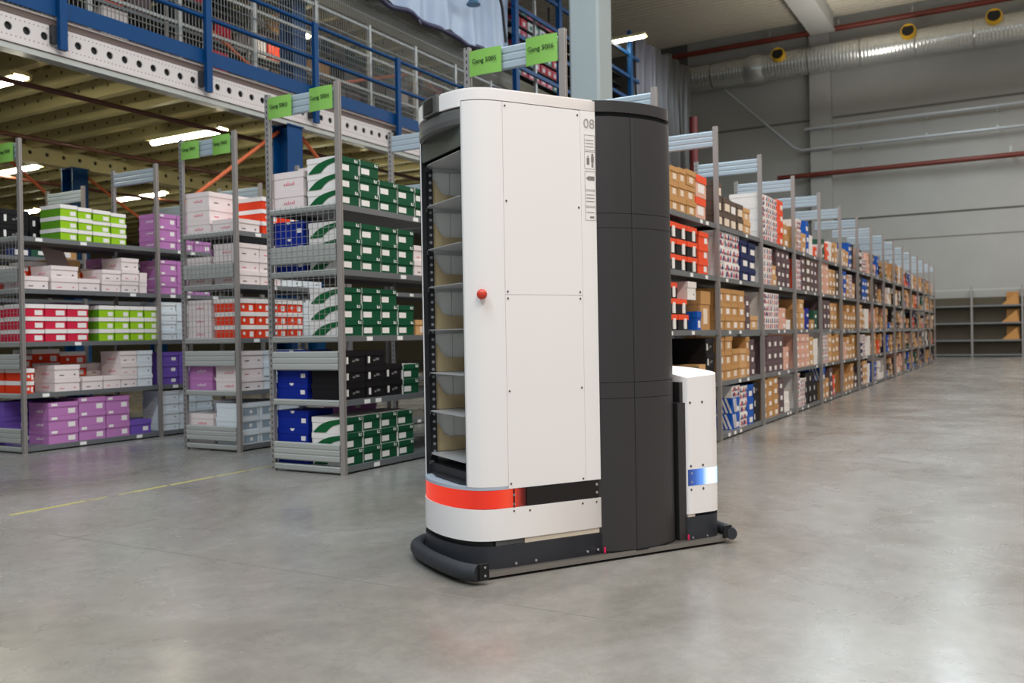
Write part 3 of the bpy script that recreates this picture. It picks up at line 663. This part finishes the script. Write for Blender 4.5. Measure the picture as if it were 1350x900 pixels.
for x in (3.8, 9.83, 15.85, 21.9):
    hcol(x, .15, 0, 4.15, mz); hcol(x, 5.1, 0, 4.06, mz); hcol(x+.95, .9, 4.6, 6.4, mz)
    hcol(x, 10.5, 0, 4.28, mz)
def brace(p, q, label):
    ob('brace_rod', MB().tube([p, q], .028, 6).mesh('brace_rod', ORANGE), None, label=label, cat='brace')
brace((8.0, 9.45, 2.8), (9.75, 9.45, 4.07), 'orange brace rising right to the blue column behind the Gang 5003 sign')
brace((10.0, 9.45, 4.25), (11.8, 9.45, 2.95), 'orange brace falling right from the blue column behind the Gang 5003 sign')
brace((8.5, 14.0, 3.97), (10.2, 14.0, 2.7), 'orange brace crossing above the lime boxes at left')
brace((10.05, 14.25, 3.93), (11.6, 14.25, 3.05), 'orange brace right of the dark blue column at left')
brace((8.8, 9.9, 5.45), (10.5, 9.9, 4.72), 'orange brace behind the mesh left of the Gang 5003 sign')
brace((12.3, 10.5, 7.1), (15.6, 10.5, 6.0), 'orange brace falling right high behind the mesh')
brace((12.2, 10.5, 5.5), (16.4, 10.5, 6.85), 'orange brace rising right behind the Gang 5004 sign')
# guard railing
gr = ob('guard_railing', None, None, (0, YM, 0), label='blue guard railing along the mezzanine edge', cat='railing')
ob('toe_board', boxmesh('toe_board', MX0, 24, -.05, -.03, 4.605, 4.79, BLUE), gr)
for zz, n in ((5.69, 'top_rail'), (5.2, 'middle_rail')): ob(n, MB().tube([(MX0, -.06, zz), (24, -.06, zz)], .03, 8).mesh(n, BLUE), gr)
x = 4.13
while x < 24:
    p = ob('railing_post', MB().box(-.045, .045, -.12, -.06, 4.24, 5.72).mesh('railing_post', BLUE), gr, (x, 0, 0))
    ob('post_clamp', MB().box(-.1, -.045, -.06, -.01, 4.3, 4.5).mesh('post_clamp', DARK), p); x += 2.02
# mesh fence behind it
mf = ob('mesh_fence', None, None, (0, 9.5, 4.6), label='grey wire mesh fence behind the blue railing', cat='fence')
x = 5.45
while x < 24: ob('fence_post', MB().box(-.03, .03, -.03, .03, 0, 1.66).mesh('fence_post', STEEL), mf, (x, 0, 0)); x += 1.3
for zz in (.56, 1.13, 1.6): ob('fence_rail', MB().box(2.3, 24, -.02, .02, zz-.02, zz+.02).mesh('fence_rail', STEEL), mf)
mb = MB(); x = 3.4
WIRE = mat('fence wire', (140, 142, 140), .4, .4)
while x < 17: mb.box(x-.0035, x+.0035, -.034, -.027, .02, 2.4); x += .055
for zz in (.2, .4, .8, 1.0, 1.35, 1.8, 2.0, 2.2): mb.box(3.4, 17, -.04, -.034, zz-.004, zz+.004)
ob('fence_wires', mb.mesh('fence_wires', WIRE), mf, kind='stuff')
# racks on the mezzanine with their goods
upx = [7.4+1.6*k for k in range(7)]
rack('storage_rack', upx, 10.9, .5, 'dim steel rack behind the mesh fence on the mezzanine', levels=[.1, .62, 1.12, 1.6], height=1.9, end=False, top=False, tags=False, z0=4.6)
for k in range(6):
    for li, lz in enumerate((.1, .62, 1.12, 1.6)):
        x = upx[k]+.1
        for c in range(3):
            wd = random.uniform(.3, .44); hh = random.uniform(.2, .38); kd = random.choice(('brown', 'tan', 'plum', 'black', 'navy', 'grey', 'lime', 'pinkwhite', 'dkgreen', 'crimson', 'redorange'))
            body, ps = box_meshes(kd, round(wd, 2), .4, round(hh, 1)+.05)
            ob('storage_box', body, None, (x+wd/2, 10.93, 4.6+lz), 0, '%s, mezzanine rack %s bay from left, %s shelf, %s' % (KIND[kd][0].replace('shoe box', 'carton'), ORD[k+1], ('bottom', 'second', 'third', 'top')[li], ('left', 'middle', 'right')[c]), 'box', 'cartons on the mezzanine rack')
            x += wd+.04
# second mezzanine floor
m2 = ob('upper_mezzanine', None, None, (0, 9.75, 6.4), label='dark underside of the upper mezzanine floor behind the mesh', cat='mezzanine')
ob('deck', boxmesh('deck', 9.5, 24, 0, 10.2, .2, .3, MATS['upper edge beam'] if 'upper edge beam' in MATS else mat('upper edge beam', (112, 104, 84), .6)), m2)
ob('edge_beam', boxmesh('edge_beam', 9.5, 24, -.05, .05, -.02, .3, mat('upper edge beam', (112, 104, 84), .6)), m2)
for i in range(24): ob('joist', jme, m2, (9.8+.6*i, .06, -.04)).scale = (1, .62, 1)
# plastic sheets
def sheet(x0, x1, z0, z1, yy, rgb, label, amp=.07, seed=0, rough=.35, folds=5):
    rnd = random.Random(seed); n, mz_ = 60, 14; mb = MB(); ph = [rnd.uniform(0, 6) for _ in range(4)]
    def P(i, j, t):
        u = i/n; v = j/mz_
        dy = amp*(math.sin(u*folds*6.28+ph[0]+v*1.2)*.6+math.sin(u*folds*15+ph[1])*.25+math.sin(v*9+u*4+ph[2])*.3)
        zz = z0+(z1-z0)*v + (.06*math.sin(u*19+ph[3])+.03*math.sin(u*47) if j == 0 else 0)
        return (x0+(x1-x0)*u, dy+t, zz)
    for t in (0, .012):
        b = len(mb.v)
        for j in range(mz_+1):
            for i in range(n+1): mb.v.append(P(i, j, t))
        for j in range(mz_):
            for i in range(n):
                q = [b+j*(n+1)+i, b+j*(n+1)+i+1, b+(j+1)*(n+1)+i+1, b+(j+1)*(n+1)+i]; mb.face(q if t == 0 else q[::-1], 0, True)
    return ob('plastic_sheet', mb.mesh('plastic_sheet', mat('sheet %s' % str(rgb), rgb, rough, 0, .12, 1.5)), None, (0, yy, 0), label=label, cat='plastic sheet')
ps_ = sheet(11.4, 16.45, 6.72, 10.5, 9.35, (176, 190, 216), 'pale blue hanging plastic sheet above the Gang 5005 sign', .06, 3)
ob('hem', MB().tube([(11.4+5.05*i/30, -.02+.03*math.sin(i*1.3), 6.7+.03*math.sin(i*.9)) for i in range(31)], .045, 8).mesh('hem', mat('sheet hem', (64, 62, 92), .5)), ps_)
sheet(23.4, 24.9, .05, 9.35, 9.4, (104, 101, 112), 'grey hanging plastic sheet nearest the concrete column', .1, 5, folds=2)
sheet(25.1, 26.5, .05, 9.5, 9.5, (86, 84, 88), 'middle grey plastic sheet between dark gaps', .1, 6, folds=2)
sheet(26.7, 28.9, .05, 9.7, 9.6, (58, 55, 54), 'dark grey plastic sheet beside the duct end', .12, 7, folds=3)
sheet(24.6, 28.6, .05, 9.4, 9.9, (26, 26, 30), 'black plastic sheet behind the grey sheets', .08, 8, folds=4)
pipe('standpipe', [(27.9, 9.2, 0), (27.9, 9.2, 7.9)], .13, mat('dull red', (120, 44, 42), .5), 'dull red standing pipe before the dark plastic sheets', 'pipe')
ob('hanging_cable', MB().tube([(15.0+.1*i, 9.15-.0*i, 8.6-.02*i-.012*i*i) for i in range(9)]+[(15.92, 9.15, 7.0)], .03, 6).mesh('hanging_cable', BLACK), None, label='dark cable curving down the pale plastic sheet', cat='cable')
hl = ob('hanging_lamp', None, None, (14.62, 9.1, 7.35), label='small hanging lamp before the pale plastic sheet', cat='lamp')
ob('lamp_cord', MB().tube([(0, 0, .14), (.02, 0, 1.6)], .025, 6).mesh('lamp_cord', BLACK), hl)
ob('lamp_shade', MB().tube([(0, 0, .16), (0, 0, .08), (0, 0, 0)], lambda i: (.04, .09, .14)[i], 12).mesh('lamp_shade', mat('lamp shade', (90, 130, 160), .4)), hl)
# upper blue railing and goods behind it
ur = ob('guard_railing', None, None, (0, 9.25, 0), label='upper blue railing right of the pale plastic sheet', cat='railing')
for zz in (6.7, 7.35, 7.95, 8.55): ob('rail', MB().box(16.4, 23.4, -.03, .03, zz-.04, zz+.04).mesh('rail', BLUE), ur)
for xx in (16.5, 18.55, 20.7, 22.8): ob('railing_post', MB().box(xx-.07, xx+.07, -.05, .05, 5.8, 9.2).mesh('railing_post', BLUE), ur)
for xx in (17.6, 19.7): ob('grey_post', MB().box(xx-.03, xx+.03, .1, .16, 6.0, 9.2).mesh('grey_post', STEEL), ur)
gset = [mat('goods '+n, c, .5) for n, c in (('red', (196, 40, 62)), ('pink', (214, 92, 120)), ('teal', (40, 120, 104)), ('white', (214, 216, 218)), ('wine', (140, 30, 50)))]
gm = [MB().box(-.13, .13, 0, .3, 0, .2, 0).box(-.05, .06, -.004, 0, .05, .14, 1).mesh('goods_box', [g_, gset[3] if g_ is not gset[3] else gset[2]]) for g_ in gset]
gn = ['red', 'pink', 'teal', 'white', 'wine red']
for j in range(6):
    for i in range(3, 10):
        q = random.choice((0, 0, 1, 1, 2, 3, 4)) if j > 2 else random.choice((0, 1, 2, 2, 3, 4, 1))
        ob('goods_box', gm[q], None, (16.6+.3*i+random.uniform(-.02, .02), 9.75, 6.85+.27*j), 0, '%s goods box behind the upper blue railing, %s row up, %s from left' % (gn[q], ORD[j+1], ORD[i+1] if i < 16 else ('seventeenth', 'eighteenth', 'nineteenth', 'twentieth')[i-16]), 'box', 'goods behind the upper railing')
gs = ob('goods_rack', None, None, (16.4, 9.73, 6.7), label='open steel rack carrying the red and teal goods boxes', cat='rack')
for j in range(6): ob('shelf_board', boxmesh('shelf_board', 0, 7, 0, .4, .27*j+.13, .27*j+.15, DARK), gs)
for i in range(5): ob('upright_post', boxmesh('upright_post', i*1.7, i*1.7+.05, .4, .45, -2, 2.4, DARK), gs)
ob('wall_partition', boxmesh('wall_partition', 2, 24, 20, 20.2, 4.6, 13.2, mat('partition', (58, 58, 60), .8)), kind='structure', label='partition coloured dark for the dimness behind the mezzanine racks')  # invented backdrop, the dimness of the upper level is in its colour
# fluorescent lamps under the deck and one high up
TUBE = mat('lamp tube', (255, 250, 226), .4, 0, 0, 1, emit=45.0)
def lamp(x, y0, y1, z, label, along='y'):
    l = ob('fluorescent_lamp', None, None, (x, (y0+y1)/2, z), label=label, cat='lamp', group='fluorescent lamps')
    L_ = (y1-y0)/2
    ob('lamp_housing', MB().prism([(-.09, -L_), (.09, -L_), (.09, L_), (-.09, L_)], .0, .05, smooth=False).box(-.13, -.09, -L_, L_, -.03, .03).box(.09, .13, -L_, L_, -.03, .03).mesh('lamp_housing', OLIVE), l)
    ob('lamp_tube', MB().tube([(0, -L_+.03, -.03), (0, L_-.03, -.03)], .05, 10).mesh('lamp_tube', TUBE), l)
lamp(6.2, 9.95, 11.45, 4.12, 'fluorescent lamp at the left edge under the mezzanine')
lamp(9.27, 10.05, 11.6, 4.12, 'long bright fluorescent lamp under the mezzanine beside the Gang 5001 sign')
lamp(12.44, 10.05, 11.6, 4.12, 'fluorescent lamp under the mezzanine behind the blue column')
lamp(9.35, 14.6, 15.9, 4.1, 'fluorescent lamp deep under the mezzanine at the left edge')
lamp(12.44, 15.2, 16.8, 4.1, 'fluorescent lamp deep under the mezzanine above the violet boxes')
lamp(12.4, 19.4, 20.9, 4.1, 'farthest small fluorescent lamp under the mezzanine')
lamp(15.6, 11, 12.5, 4.12, 'fluorescent lamp under the mezzanine beyond the green boxes')
lamp(22.3, 8.6, 9.55, 8.85, 'fluorescent lamp high beside the concrete column')
lamp(11.42, 10.35, 10.72, 6.13, 'small lamp glowing behind the mesh fence')
pipe('sprinkler_pipe', [(2.5, 9.88, 4.0), (23, 9.88, 4.0)], .032, mat('dark pipe', (84, 44, 30), .5), 'thin brown pipe under the front of the mezzanine deck', 'pipe')
pipe('sprinkler_pipe', [(2.5, 12.4, 4.0), (23, 12.4, 4.0)], .032, MATS['dark pipe'], 'thin brown pipe under the middle of the mezzanine deck', 'pipe')
pipe('sprinkler_pipe', [(2.5, 15.4, 3.95), (23, 15.4, 3.95)], .032, MATS['dark pipe'], 'thin dark pipe deep under the mezzanine deck', 'pipe')

# ------------------------------------------------------------------ robot
eu = Vector((.845, -.535)).normalized()
rb = ob('picking_robot', None, None, (3.30, 2.044, 0), math.atan2(eu.y, eu.x), 'white and anthracite picking robot with red light strip on the floor', 'robot')
def cat_rom(p, n=5):
    out = []
    for i in range(len(p)-1):
        a, b, c, d = (Vector(p[max(i-1, 0)]), Vector(p[i]), Vector(p[i+1]), Vector(p[min(i+2, len(p)-1)]))
        for k in range(n):
            t = k/n; out.append(tuple(.5*((2*b)+(c-a)*t+(2*a-5*b+4*c-d)*t*t+(3*b-a-3*c+d)*t**3)))
    out.append(tuple(p[-1])); return out
WB = .62
near = [(.13, 0), (.06, .006), (.005, .026), (-.032, .058), (-.058, .098), (-.078, .15), (-.094, .22), (-.1, .31)]
front = cat_rom(near + [(u, WB-v) for u, v in near[-2::-1]], 4)        # from near side round the front to the far side
def body_outline(ins=0.0, back=.60):                                     # counter clockwise
    f = offset(front, -ins) if ins else front
    return [(back, ins), ] [::1] + [(back, WB-ins)] + f[::-1]
def closed(ins=0.0, back=.60):
    f = [(u+ (ins if u < .13 else 0), min(max(v, ins), WB-ins)) for u, v in front] if ins else front
    return [(back, ins), (back, WB-ins)] + f[::-1]
def rp(name, mb, m, parent=None, label=None, loc=(0, 0, 0)):
    o = ob(name, mb.mesh(name, m), parent or rb, loc)
    if label: o['label'] = label
    return o
BASEM = mat('base plate steel', (120, 112, 106), .35, .6)
pl = [(1.30, -.035), (1.34, .02), (1.345, .31), (1.34, .6), (1.30, .65), (-.0, .65), (-.06, .55), (-.08, .31), (-.06, .06), (-.01, -.035)]
rp('base_plate', MB().prism(pl, .016, .03, smooth=False), BASEM)
rp('plate_edge', MB().box(-.01, 1.30, -.042, -.035, .012, .034), mat('plate edge', (150, 144, 138), .3, .7))
rp('chassis', MB().prism([(1.28, .0), (1.28, .62), (0, .62), (0, 0)], .004, .016, smooth=False), BLACK)
RBASE = mat('base dark blue grey', (46, 48, 54), .45, 0, .05, 2)
rp('drive_cover', MB().prism(closed(.0, .603), .03, .127), RBASE)
rp('recess', MB().prism(closed(.022, .59), .127, .152), BLACK)
rp('side_ledge', MB().box(.2, .592, .006, .05, .128, .152), mat('ledge beige', (222, 208, 190), .5))
rp('ledge_block', MB().box(.06, .2, .010, .05, .128, .152), RGREY)
rp('skirt', MB().prism(closed(), .152, .289), RWHITE, label='white lower skirt')
rp('strip_core', MB().prism(closed(.012), .289, .372), BLACK)
# red lit strip fading out at its right end: the lit diodes end there
def glow_mat(name, stops, axis=0, strength=2.0):
    m = bpy.data.materials.new(name); m.use_nodes = True; n = m.node_tree.nodes; L = m.node_tree.links; b = n['Principled BSDF']
    b.inputs['Base Color'].default_value = (.02, .01, .01, 1); b.inputs['Roughness'].default_value = .25
    tc = n.new('ShaderNodeTexCoord'); sp = n.new('ShaderNodeSeparateXYZ'); L.new(tc.outputs['Object'], sp.inputs[0])
    mr = n.new('ShaderNodeMapRange'); mr.inputs[1].default_value = stops[0][0]; mr.inputs[2].default_value = stops[-1][0]; L.new(sp.outputs[axis], mr.inputs[0])
    r = n.new('ShaderNodeValToRGB'); lo, hi = stops[0][0], stops[-1][0]
    r.color_ramp.elements[0].color = (*stops[0][1], 1); r.color_ramp.elements[1].color = (*stops[-1][1], 1)
    for p, c in stops[1:-1]: e = r.color_ramp.elements.new((p-lo)/(hi-lo)); e.color = (*c, 1)
    L.new(mr.outputs[0], r.inputs[0]); L.new(r.outputs[0], b.inputs['Emission Color']); b.inputs['Emission Strength'].default_value = strength
    return m
RED = glow_mat('red diodes', [(-.1, (.95, .04, .012)), (-.02, (.78, .025, .008)), (.06, (.95, .035, .01)), (.12, (1.0, .07, .02)), (.15, (.8, .045, .015)), (.185, (.2, .01, .006)), (.21, (.012, .006, .006))], 0, .85)
ins = [(u + .004, v) for u, v in front]
ins = [(.21, .004)] + [(max(u, -.2), max(.004, v) if v < .3 else min(v, WB-.004)) for u, v in ins]
rp('red_light_strip', MB().shell(ins[::-1], .291, .370, -.008) if False else MB().shell(ins, .291, .370, -.008), RED, label='glowing red light strip')
rp('black_strip', MB().box(.212, .588, .003, .012, .289, .370), mat('black acrylic', (24, 16, 16), .2), label='unlit black end of the light strip')
rp('strip_divider', MB().box(.144, .150, .000, .012, .291, .370), BLACK)
# upper body
rp('ledge', MB().prism(closed(.002), .372, .386), mat('ledge grey', (176, 186, 200), .5))
def sub(pts, a, b):
    return [p for p in pts[a:b]]
i0 = min(range(len(front)//2), key=lambda i: (front[i][0]+.045)**2+(front[i][1]-.074)**2)
nearc = [(.1195, 0)] + front[:i0+1]
nearc = [p for p in nearc if p[0] <= .1195]
corner = rp('corner_panel', MB().shell(nearc, .386, 2.062, -.014), RWHITE)
farc = [(u, WB-v) for u, v in nearc]
rp('corner_panel', MB().shell(farc[::-1], .386, 2.062, -.014), RWHITE)
rp('far_side_panel', MB().box(.121, .60, WB-.012, WB, .386, 2.062), RWHITE)
rp('back_panel', MB().box(.588, .602, .012, WB-.012, .386, 2.062), RDARK)
rp('inner_backing', MB().box(.10, .588, .010, .016, .386, 2.062), RGREY)
rp('side_panel', MB().box(.1215, .5185, 0, .008, .374, 1.2195), RWHITE)
rp('side_panel', MB().box(.1215, .5185, 0, .008, 1.2208, 2.062), RWHITE)
ep = rp('edge_panel', MB().box(.5198, .60, 0, .008, .374, 2.064), RWHITE)
sc = MB()
for u, z in ((.133, 2.045), (.505, 2.04), (.133, 1.63), (.505, 1.62), (.133, 1.235), (.133, 1.205), (.505, 1.235), (.505, 1.205), (.133, .80), (.505, .80), (.133, .395), (.505, .385),
             (.145, .275), (.225, .27), (.5, .272), (.575, .272)):
    sc.disc((u, .001, z), (0, -1, 0), .0045, .003, 8)
rp('screws', sc, mat('screw heads', (104, 98, 96), .35, .6))
sc = MB()
for u, z in ((.147, .345), (.147, .305), (.578, .352), (.578, .315), (.15, .045), (.25, .045), (.52, .05), (.577, .052)): sc.disc((u, -.001 if z < .1 else .003, z), (0, -1, 0), .006, .003, 8)
rp('bright_screws', sc, mat('bright screws', (200, 200, 200), .3, .7))
rp('top_cap', MB().prism(closed(), 2.066, 2.112, topz=None).prism(closed(.006), 2.112, 2.118), RWHITE)
# 08 and stickers on the edge panel
GREYI = mat('grey print', (168, 160, 157), .6)
t = ob('number', text_mesh('08', .062, GREYI), ep, (.567, -.0008, 2.005)); t.rotation_euler = (math.pi/2, 0, 0)
st = MB()
def frame_(u0, u1, z0, z1, th=.0012):
    for a in ((u0, u1, z0, z0+th), (u0, u1, z1-th, z1), (u0, u0+th, z0, z1), (u1-th, u1, z0, z1)): st.box(a[0], a[1], -.0012, 0, a[2], a[3])
for z0, z1 in ((1.885, 1.955), (1.80, 1.88), (1.705, 1.79), (1.63, 1.70), (1.565, 1.625)): frame_(.54, .597, z0, z1)
for z in (1.93, 1.915, 1.90, 1.68, 1.665, 1.65, 1.6): st.box(.546, .59, -.0012, 0, z, z+.003)
rp('sticker_frames', st, GREYI, ep)
pg = MB().disc((.583, -.0004, 1.865), (0, -1, 0), .006, .001, 8).box(.576, .590, -.0012, 0, 1.832, 1.858).box(.578, .582, -.0012, 0, 1.808, 1.832).box(.584, .588, -.0012, 0, 1.808, 1.832)
pg.box(.552, .566, -.0012, 0, 1.82, 1.85).disc((.559, -.0004, 1.856), (0, -1, 0), .004, .001, 8)
pg.quad([(.546, -.0012, 1.757), (.566, -.0012, 1.745), (.566, -.0012, 1.769)]).box(.568, .592, -.0012, 0, 1.748, 1.766).box(.566, .588, -.0012, 0, 1.575, 1.583)
rp('pictograms', pg, mat('dark print', (128, 120, 119), .6), ep)
# red button on the rounded corner
nb = min(range(len(front)//2), key=lambda i: (front[i][0]-.012)**2)
bu, bv = front[nb]; nv = Vector((-.45, -.89, 0)).normalized(); bc = Vector((bu, bv, 1.222))
btn = ob('stop_button', MB().tube([bc, bc+nv*.012], .012, 12).mesh('stop_button', mat('button stem', (60, 20, 18), .5)), rb)
pr = [(.012, .0), (.022, .004), (.024, .012), (.02, .02), (.01, .024), (.001, .025)]
ob('button_head', MB().tube([bc+nv*(.01+q) for _, q in pr], lambda i: pr[i][0]*.95, 16).mesh('button_head', mat('red button', (206, 62, 44), .35)), btn)
# opening: hood, frame, rail, trays
mid = front[i0:len(front)-i0]
hood = MB(); hp = [(2.042, -.022), (2.038, -.010), (2.026, -.003), (1.99, -.001), (1.968, -.004), (1.962, -.02)]
n_ = len(mid)
rows = []
for z, o_ in hp:
    r_ = offset(mid, -(-o_)) ; rows.append([(u, v, z) for u, v in offset(mid, o_)])
for a in range(len(rows)-1):
    b = len(hood.v); hood.v += rows[a] + rows[a+1]
    for i in range(n_-1): hood.face([b+i, b+i+1, b+n_+i+1, b+n_+i][::1], 0, True)
hood.prism([(u+.02, v) for u, v in mid] + [(.1, WB-.08), (.1, .08)], 1.966, 2.04, smooth=False)
rp('cap_rim', MB().shell(mid, 2.042, 2.066, -.02), RWHITE)
rp('hood', hood, RGREY, label='dark grey hood over the opening')
rp('sensor', MB().prism([(-.108, .35), (-.103, .20), (-.04, .2), (-.04, .35)], 2.04, 2.1195, smooth=False).box(-.1095, -.104, .24, .33, 2.05, 2.11, 1), [RGREY, BLACK], label='dark sensor let into the top cap')
rp('hood_panel', MB().box(-.040, -.03, .085, WB-.075, 1.875, 1.97), mat('hood panel', (86, 90, 84), .5))
rp('ceiling_plate', MB().box(.0, .58, .08, WB-.06, 1.90, 1.915), BLACK)
fr = MB().box(-.042, -.02, WB-.085, WB-.062, .386, 1.97).box(-.04, -.025, .080, .092, .386, 1.97)
rp('opening_frame', fr, DARK)
INNER = mat('inner wall grey', (246, 246, 243), .35)
rp('inner_wall', MB().box(.0, .115, WB-.055, WB-.045, .45, 1.9).box(.118, .42, WB-.055, WB-.045, .45, 1.9), INNER)
rp('inner_wall', MB().box(.40, .41, .08, WB-.05, .45, 1.9), INNER)
rp('inner_wall', MB().box(-.02, .40, .078, .084, .386, 1.9), INNER)
rail = rp('slotted_rail', MB().box(-.014, .018, WB-.075, WB-.060, .42, 1.95), DARK)
dm = MB(); z = .49
while z < 1.9: dm.disc((.004, WB-.0755, z), (0, -1, 0), .0075, .002, 8); z += .036
ob('rail_holes', dm.mesh('rail_holes', mat('rail hole', (150, 150, 154), .4)), rail, kind='stuff')
TRAY = mat('tray metal', (196, 196, 196), .35, .3); LIP = mat('plywood lip', (206, 182, 140), .55, 0, .08, 14)
for q, z in enumerate((1.862, 1.665, 1.46, 1.28, 1.077, .872, .69, .487)):
    tr = rp('tray', MB().prism([(-.03, .13), (.39, .09), (.39, WB-.06), (-.015, WB-.08), (-.03, WB-.13)], z-.004, z, smooth=False).box(-.02, .39, WB-.075, WB-.062, z-.02, z-.004), TRAY)
    if q in (0,): continue
    lip = MB(); pf = [(.02, 0), (.24, 0), (.24, .065), (.085, .065), (.06, .08), (.03, .13), (.02, .135)]
    b = len(lip.v)
    y0, y1 = WB-.068, WB-.058
    lip.v += [(u, y0, z+.002+s) for u, s in pf] + [(u, y1, z+.002+s) for u, s in pf]; m_ = len(pf)
    lip.face(list(range(b, b+m_))); lip.face(list(range(b+m_, b+2*m_))[::-1])
    for i in range(m_): j = (i+1) % m_; lip.face([b+j, b+i, b+m_+i, b+m_+j])
    ob('tray_lip', lip.mesh('tray_lip', LIP), tr)
rp('lower_drawer', MB().box(-.02, .38, .09, WB-.08, .388, .44).prism([(-.045, .15), (-.02, .1), (-.02, WB-.1), (-.045, WB-.2)], .388, .40, smooth=False), DARK)
rp('clip', MB().box(-.03, -.005, WB-.085, WB-.07, .432, .448), STEEL)
# front bumper
path = cat_rom([(-.075, -.085), (-.118, .0), (-.136, .14), (-.140, .28), (-.132, .42), (-.1, .53), (-.03, .6)], 4)
RUB = mat('bumper rubber', (46, 48, 54), .6, 0, .15, 20, bump=.3)
def bumper(path, name, r=.033):
    b = rp(name, MB().tube([(u, v, .05) for u, v in path], r, 12, sq=1.1), RUB)
    return b
b1 = bumper(path, 'front_bumper')
ob('end_plate', MB().box(-.075, -.03, -.1, -.088, .02, .09).mesh('end_plate', BLACK), b1)
ob('end_screws', MB().disc((-.05, -.1, .075), (0, -1, 0), .005, .003, 8).disc((-.05, -.1, .04), (0, -1, 0), .005, .003, 8).mesh('end_screws', MATS['bright screws']), b1)
rp('bumper_mount', MB().prism([(-.06, -.03), (0, -.03), (0, .58), (-.05, .56), (-.105, .42), (-.115, .28), (-.11, .1)], .03, .06, smooth=False), BLACK)
rpath = cat_rom([(1.315, -.07), (1.352, .0), (1.372, .15), (1.376, .31), (1.372, .47), (1.352, .6)], 4)
b2 = bumper(rpath, 'rear_bumper', .027)
ob('end_plate', MB().box(1.275, 1.325, -.06, -.05, .03, .09).mesh('end_plate', BLACK), b2)
# anthracite turret
half = [(.56, .02), (.60, .002), (.66, -.026), (.74, -.040), (.81, -.043), (.89, -.036), (.97, -.014), (1.03, .016), (1.062, .055), (1.078, .11), (1.083, .2), (1.085, .31)]
nearT = cat_rom(half, 3)
farT = [(u, WB-v) for u, v in nearT][::-1]
tout = nearT + farT[1:]
SEAM = .768
left_ = [p for p in nearT if p[0] < SEAM-.0015] + [(SEAM-.0012, -.0415)]
right_ = [(SEAM+.0012, -.0415)] + [p for p in nearT if p[0] > SEAM+.0015]
rp('turret_core', MB().prism([(.82+(u-.82)*.95, .31+(v-.31)*.95) for u, v in tout], .04, 2.066), BLACK)
segs = [(.04, .742), (.744, .816), (.818, 1.531), (1.533, 1.598), (1.60, 2.045)]
for z0, z1 in segs:
    rp('turret_panel', MB().shell(left_, z0, z1, .012), RDARK)
    rp('turret_panel', MB().shell(right_, z0, z1, .012), RDARK)
    rp('turret_panel', MB().shell(farT[:-1], z0, z1, .012), RDARK)
rp('turret_cap', MB().prism(tout, 2.066, 2.118), RDARK)
rp('turret_foot', MB().prism([(u, v) for u, v in tout], .03, .04), BLACK)
# slim rear tower
hr = [(1.105, 0), (1.22, 0), (1.278, .005), (1.310, .026), (1.325, .075), (1.316, .16), (1.276, .26), (1.2, .335), (1.105, .375)]
nr = cat_rom(hr, 4)
tw = rp('rear_tower', MB().prism(nr, .156, .82, topz=lambda u, v: .822+.05*min(v, .375)/.375+.012*(u-1.1)/.2), RWHITE, label='slim white rear tower')
hb = [(1.105, 0), (1.22, 0), (1.27, .004), (1.300, .018), (1.318, .05), (1.332, .12), (1.34, .2), (1.344, .31)]
nb_ = cat_rom(hb, 4); rear_out = nb_ + [(u, WB-v) for u, v in nb_[-2::-1]]
band = [(1.106, -.0006)] + [(u+(.0006 if u > 1.25 else 0), v-.0006) for u, v in nr[1:len(nr)*2//3]]
BLUEL = glow_mat('blue diodes', [(1.10, (.008, .03, .14)), (1.15, (.03, .10, .38)), (1.195, (.12, .32, .85)), (1.225, (.72, .88, 1.0)), (1.265, (.9, .97, 1.0)), (1.30, (.5, .75, 1.0)), (1.345, (.12, .36, .9))], 0, 1.25)
rp('blue_light_strip', MB().shell(band, .294, .374, .004), BLUEL, tw, label='glowing blue white light strip')
sc = MB()
for u, z in ((1.125, .70), (1.2, .70), (1.125, .275), (1.2, .275), (1.125, .39), (1.2, .39)): sc.disc((u, .001, z), (0, -1, 0), .006, .003, 8)
ob('screws', sc.mesh('screws', MATS['screw heads']), tw)
sc = MB()
for u, z in ((1.128, .355), (1.128, .312), (1.13, .04), (1.22, .04)): sc.disc((u, -.001, z), (0, -1, 0), .005, .003, 8)
ob('bright_screws', sc.mesh('bright_screws', MATS['bright screws']), tw)
rp('rear_base', MB().prism(rear_out, .03, .142), RBASE)
rp('rear_recess', MB().prism([(min(u, 1.31) if u > 1.11 else u+.02, min(max(v, .02), WB-.02)) for u, v in rear_out], .142, .156), BLACK)
rp('rear_block', MB().box(1.108, 1.15, .004, .03, .142, .17), mat('ledge beige', (222, 208, 190)))
rp('dark_spine', MB().box(1.06, 1.105, .012, WB-.02, .03, .70).box(1.086, 1.105, .03, WB-.03, .70, .80), RDARK)
rp('charge_led', MB().box(.604, .611, -.016, -.01, .035, .06).box(1.094, 1.1, -.012, -.006, .035, .06), mat('magenta light', (200, 30, 80), .4, emit=.3))
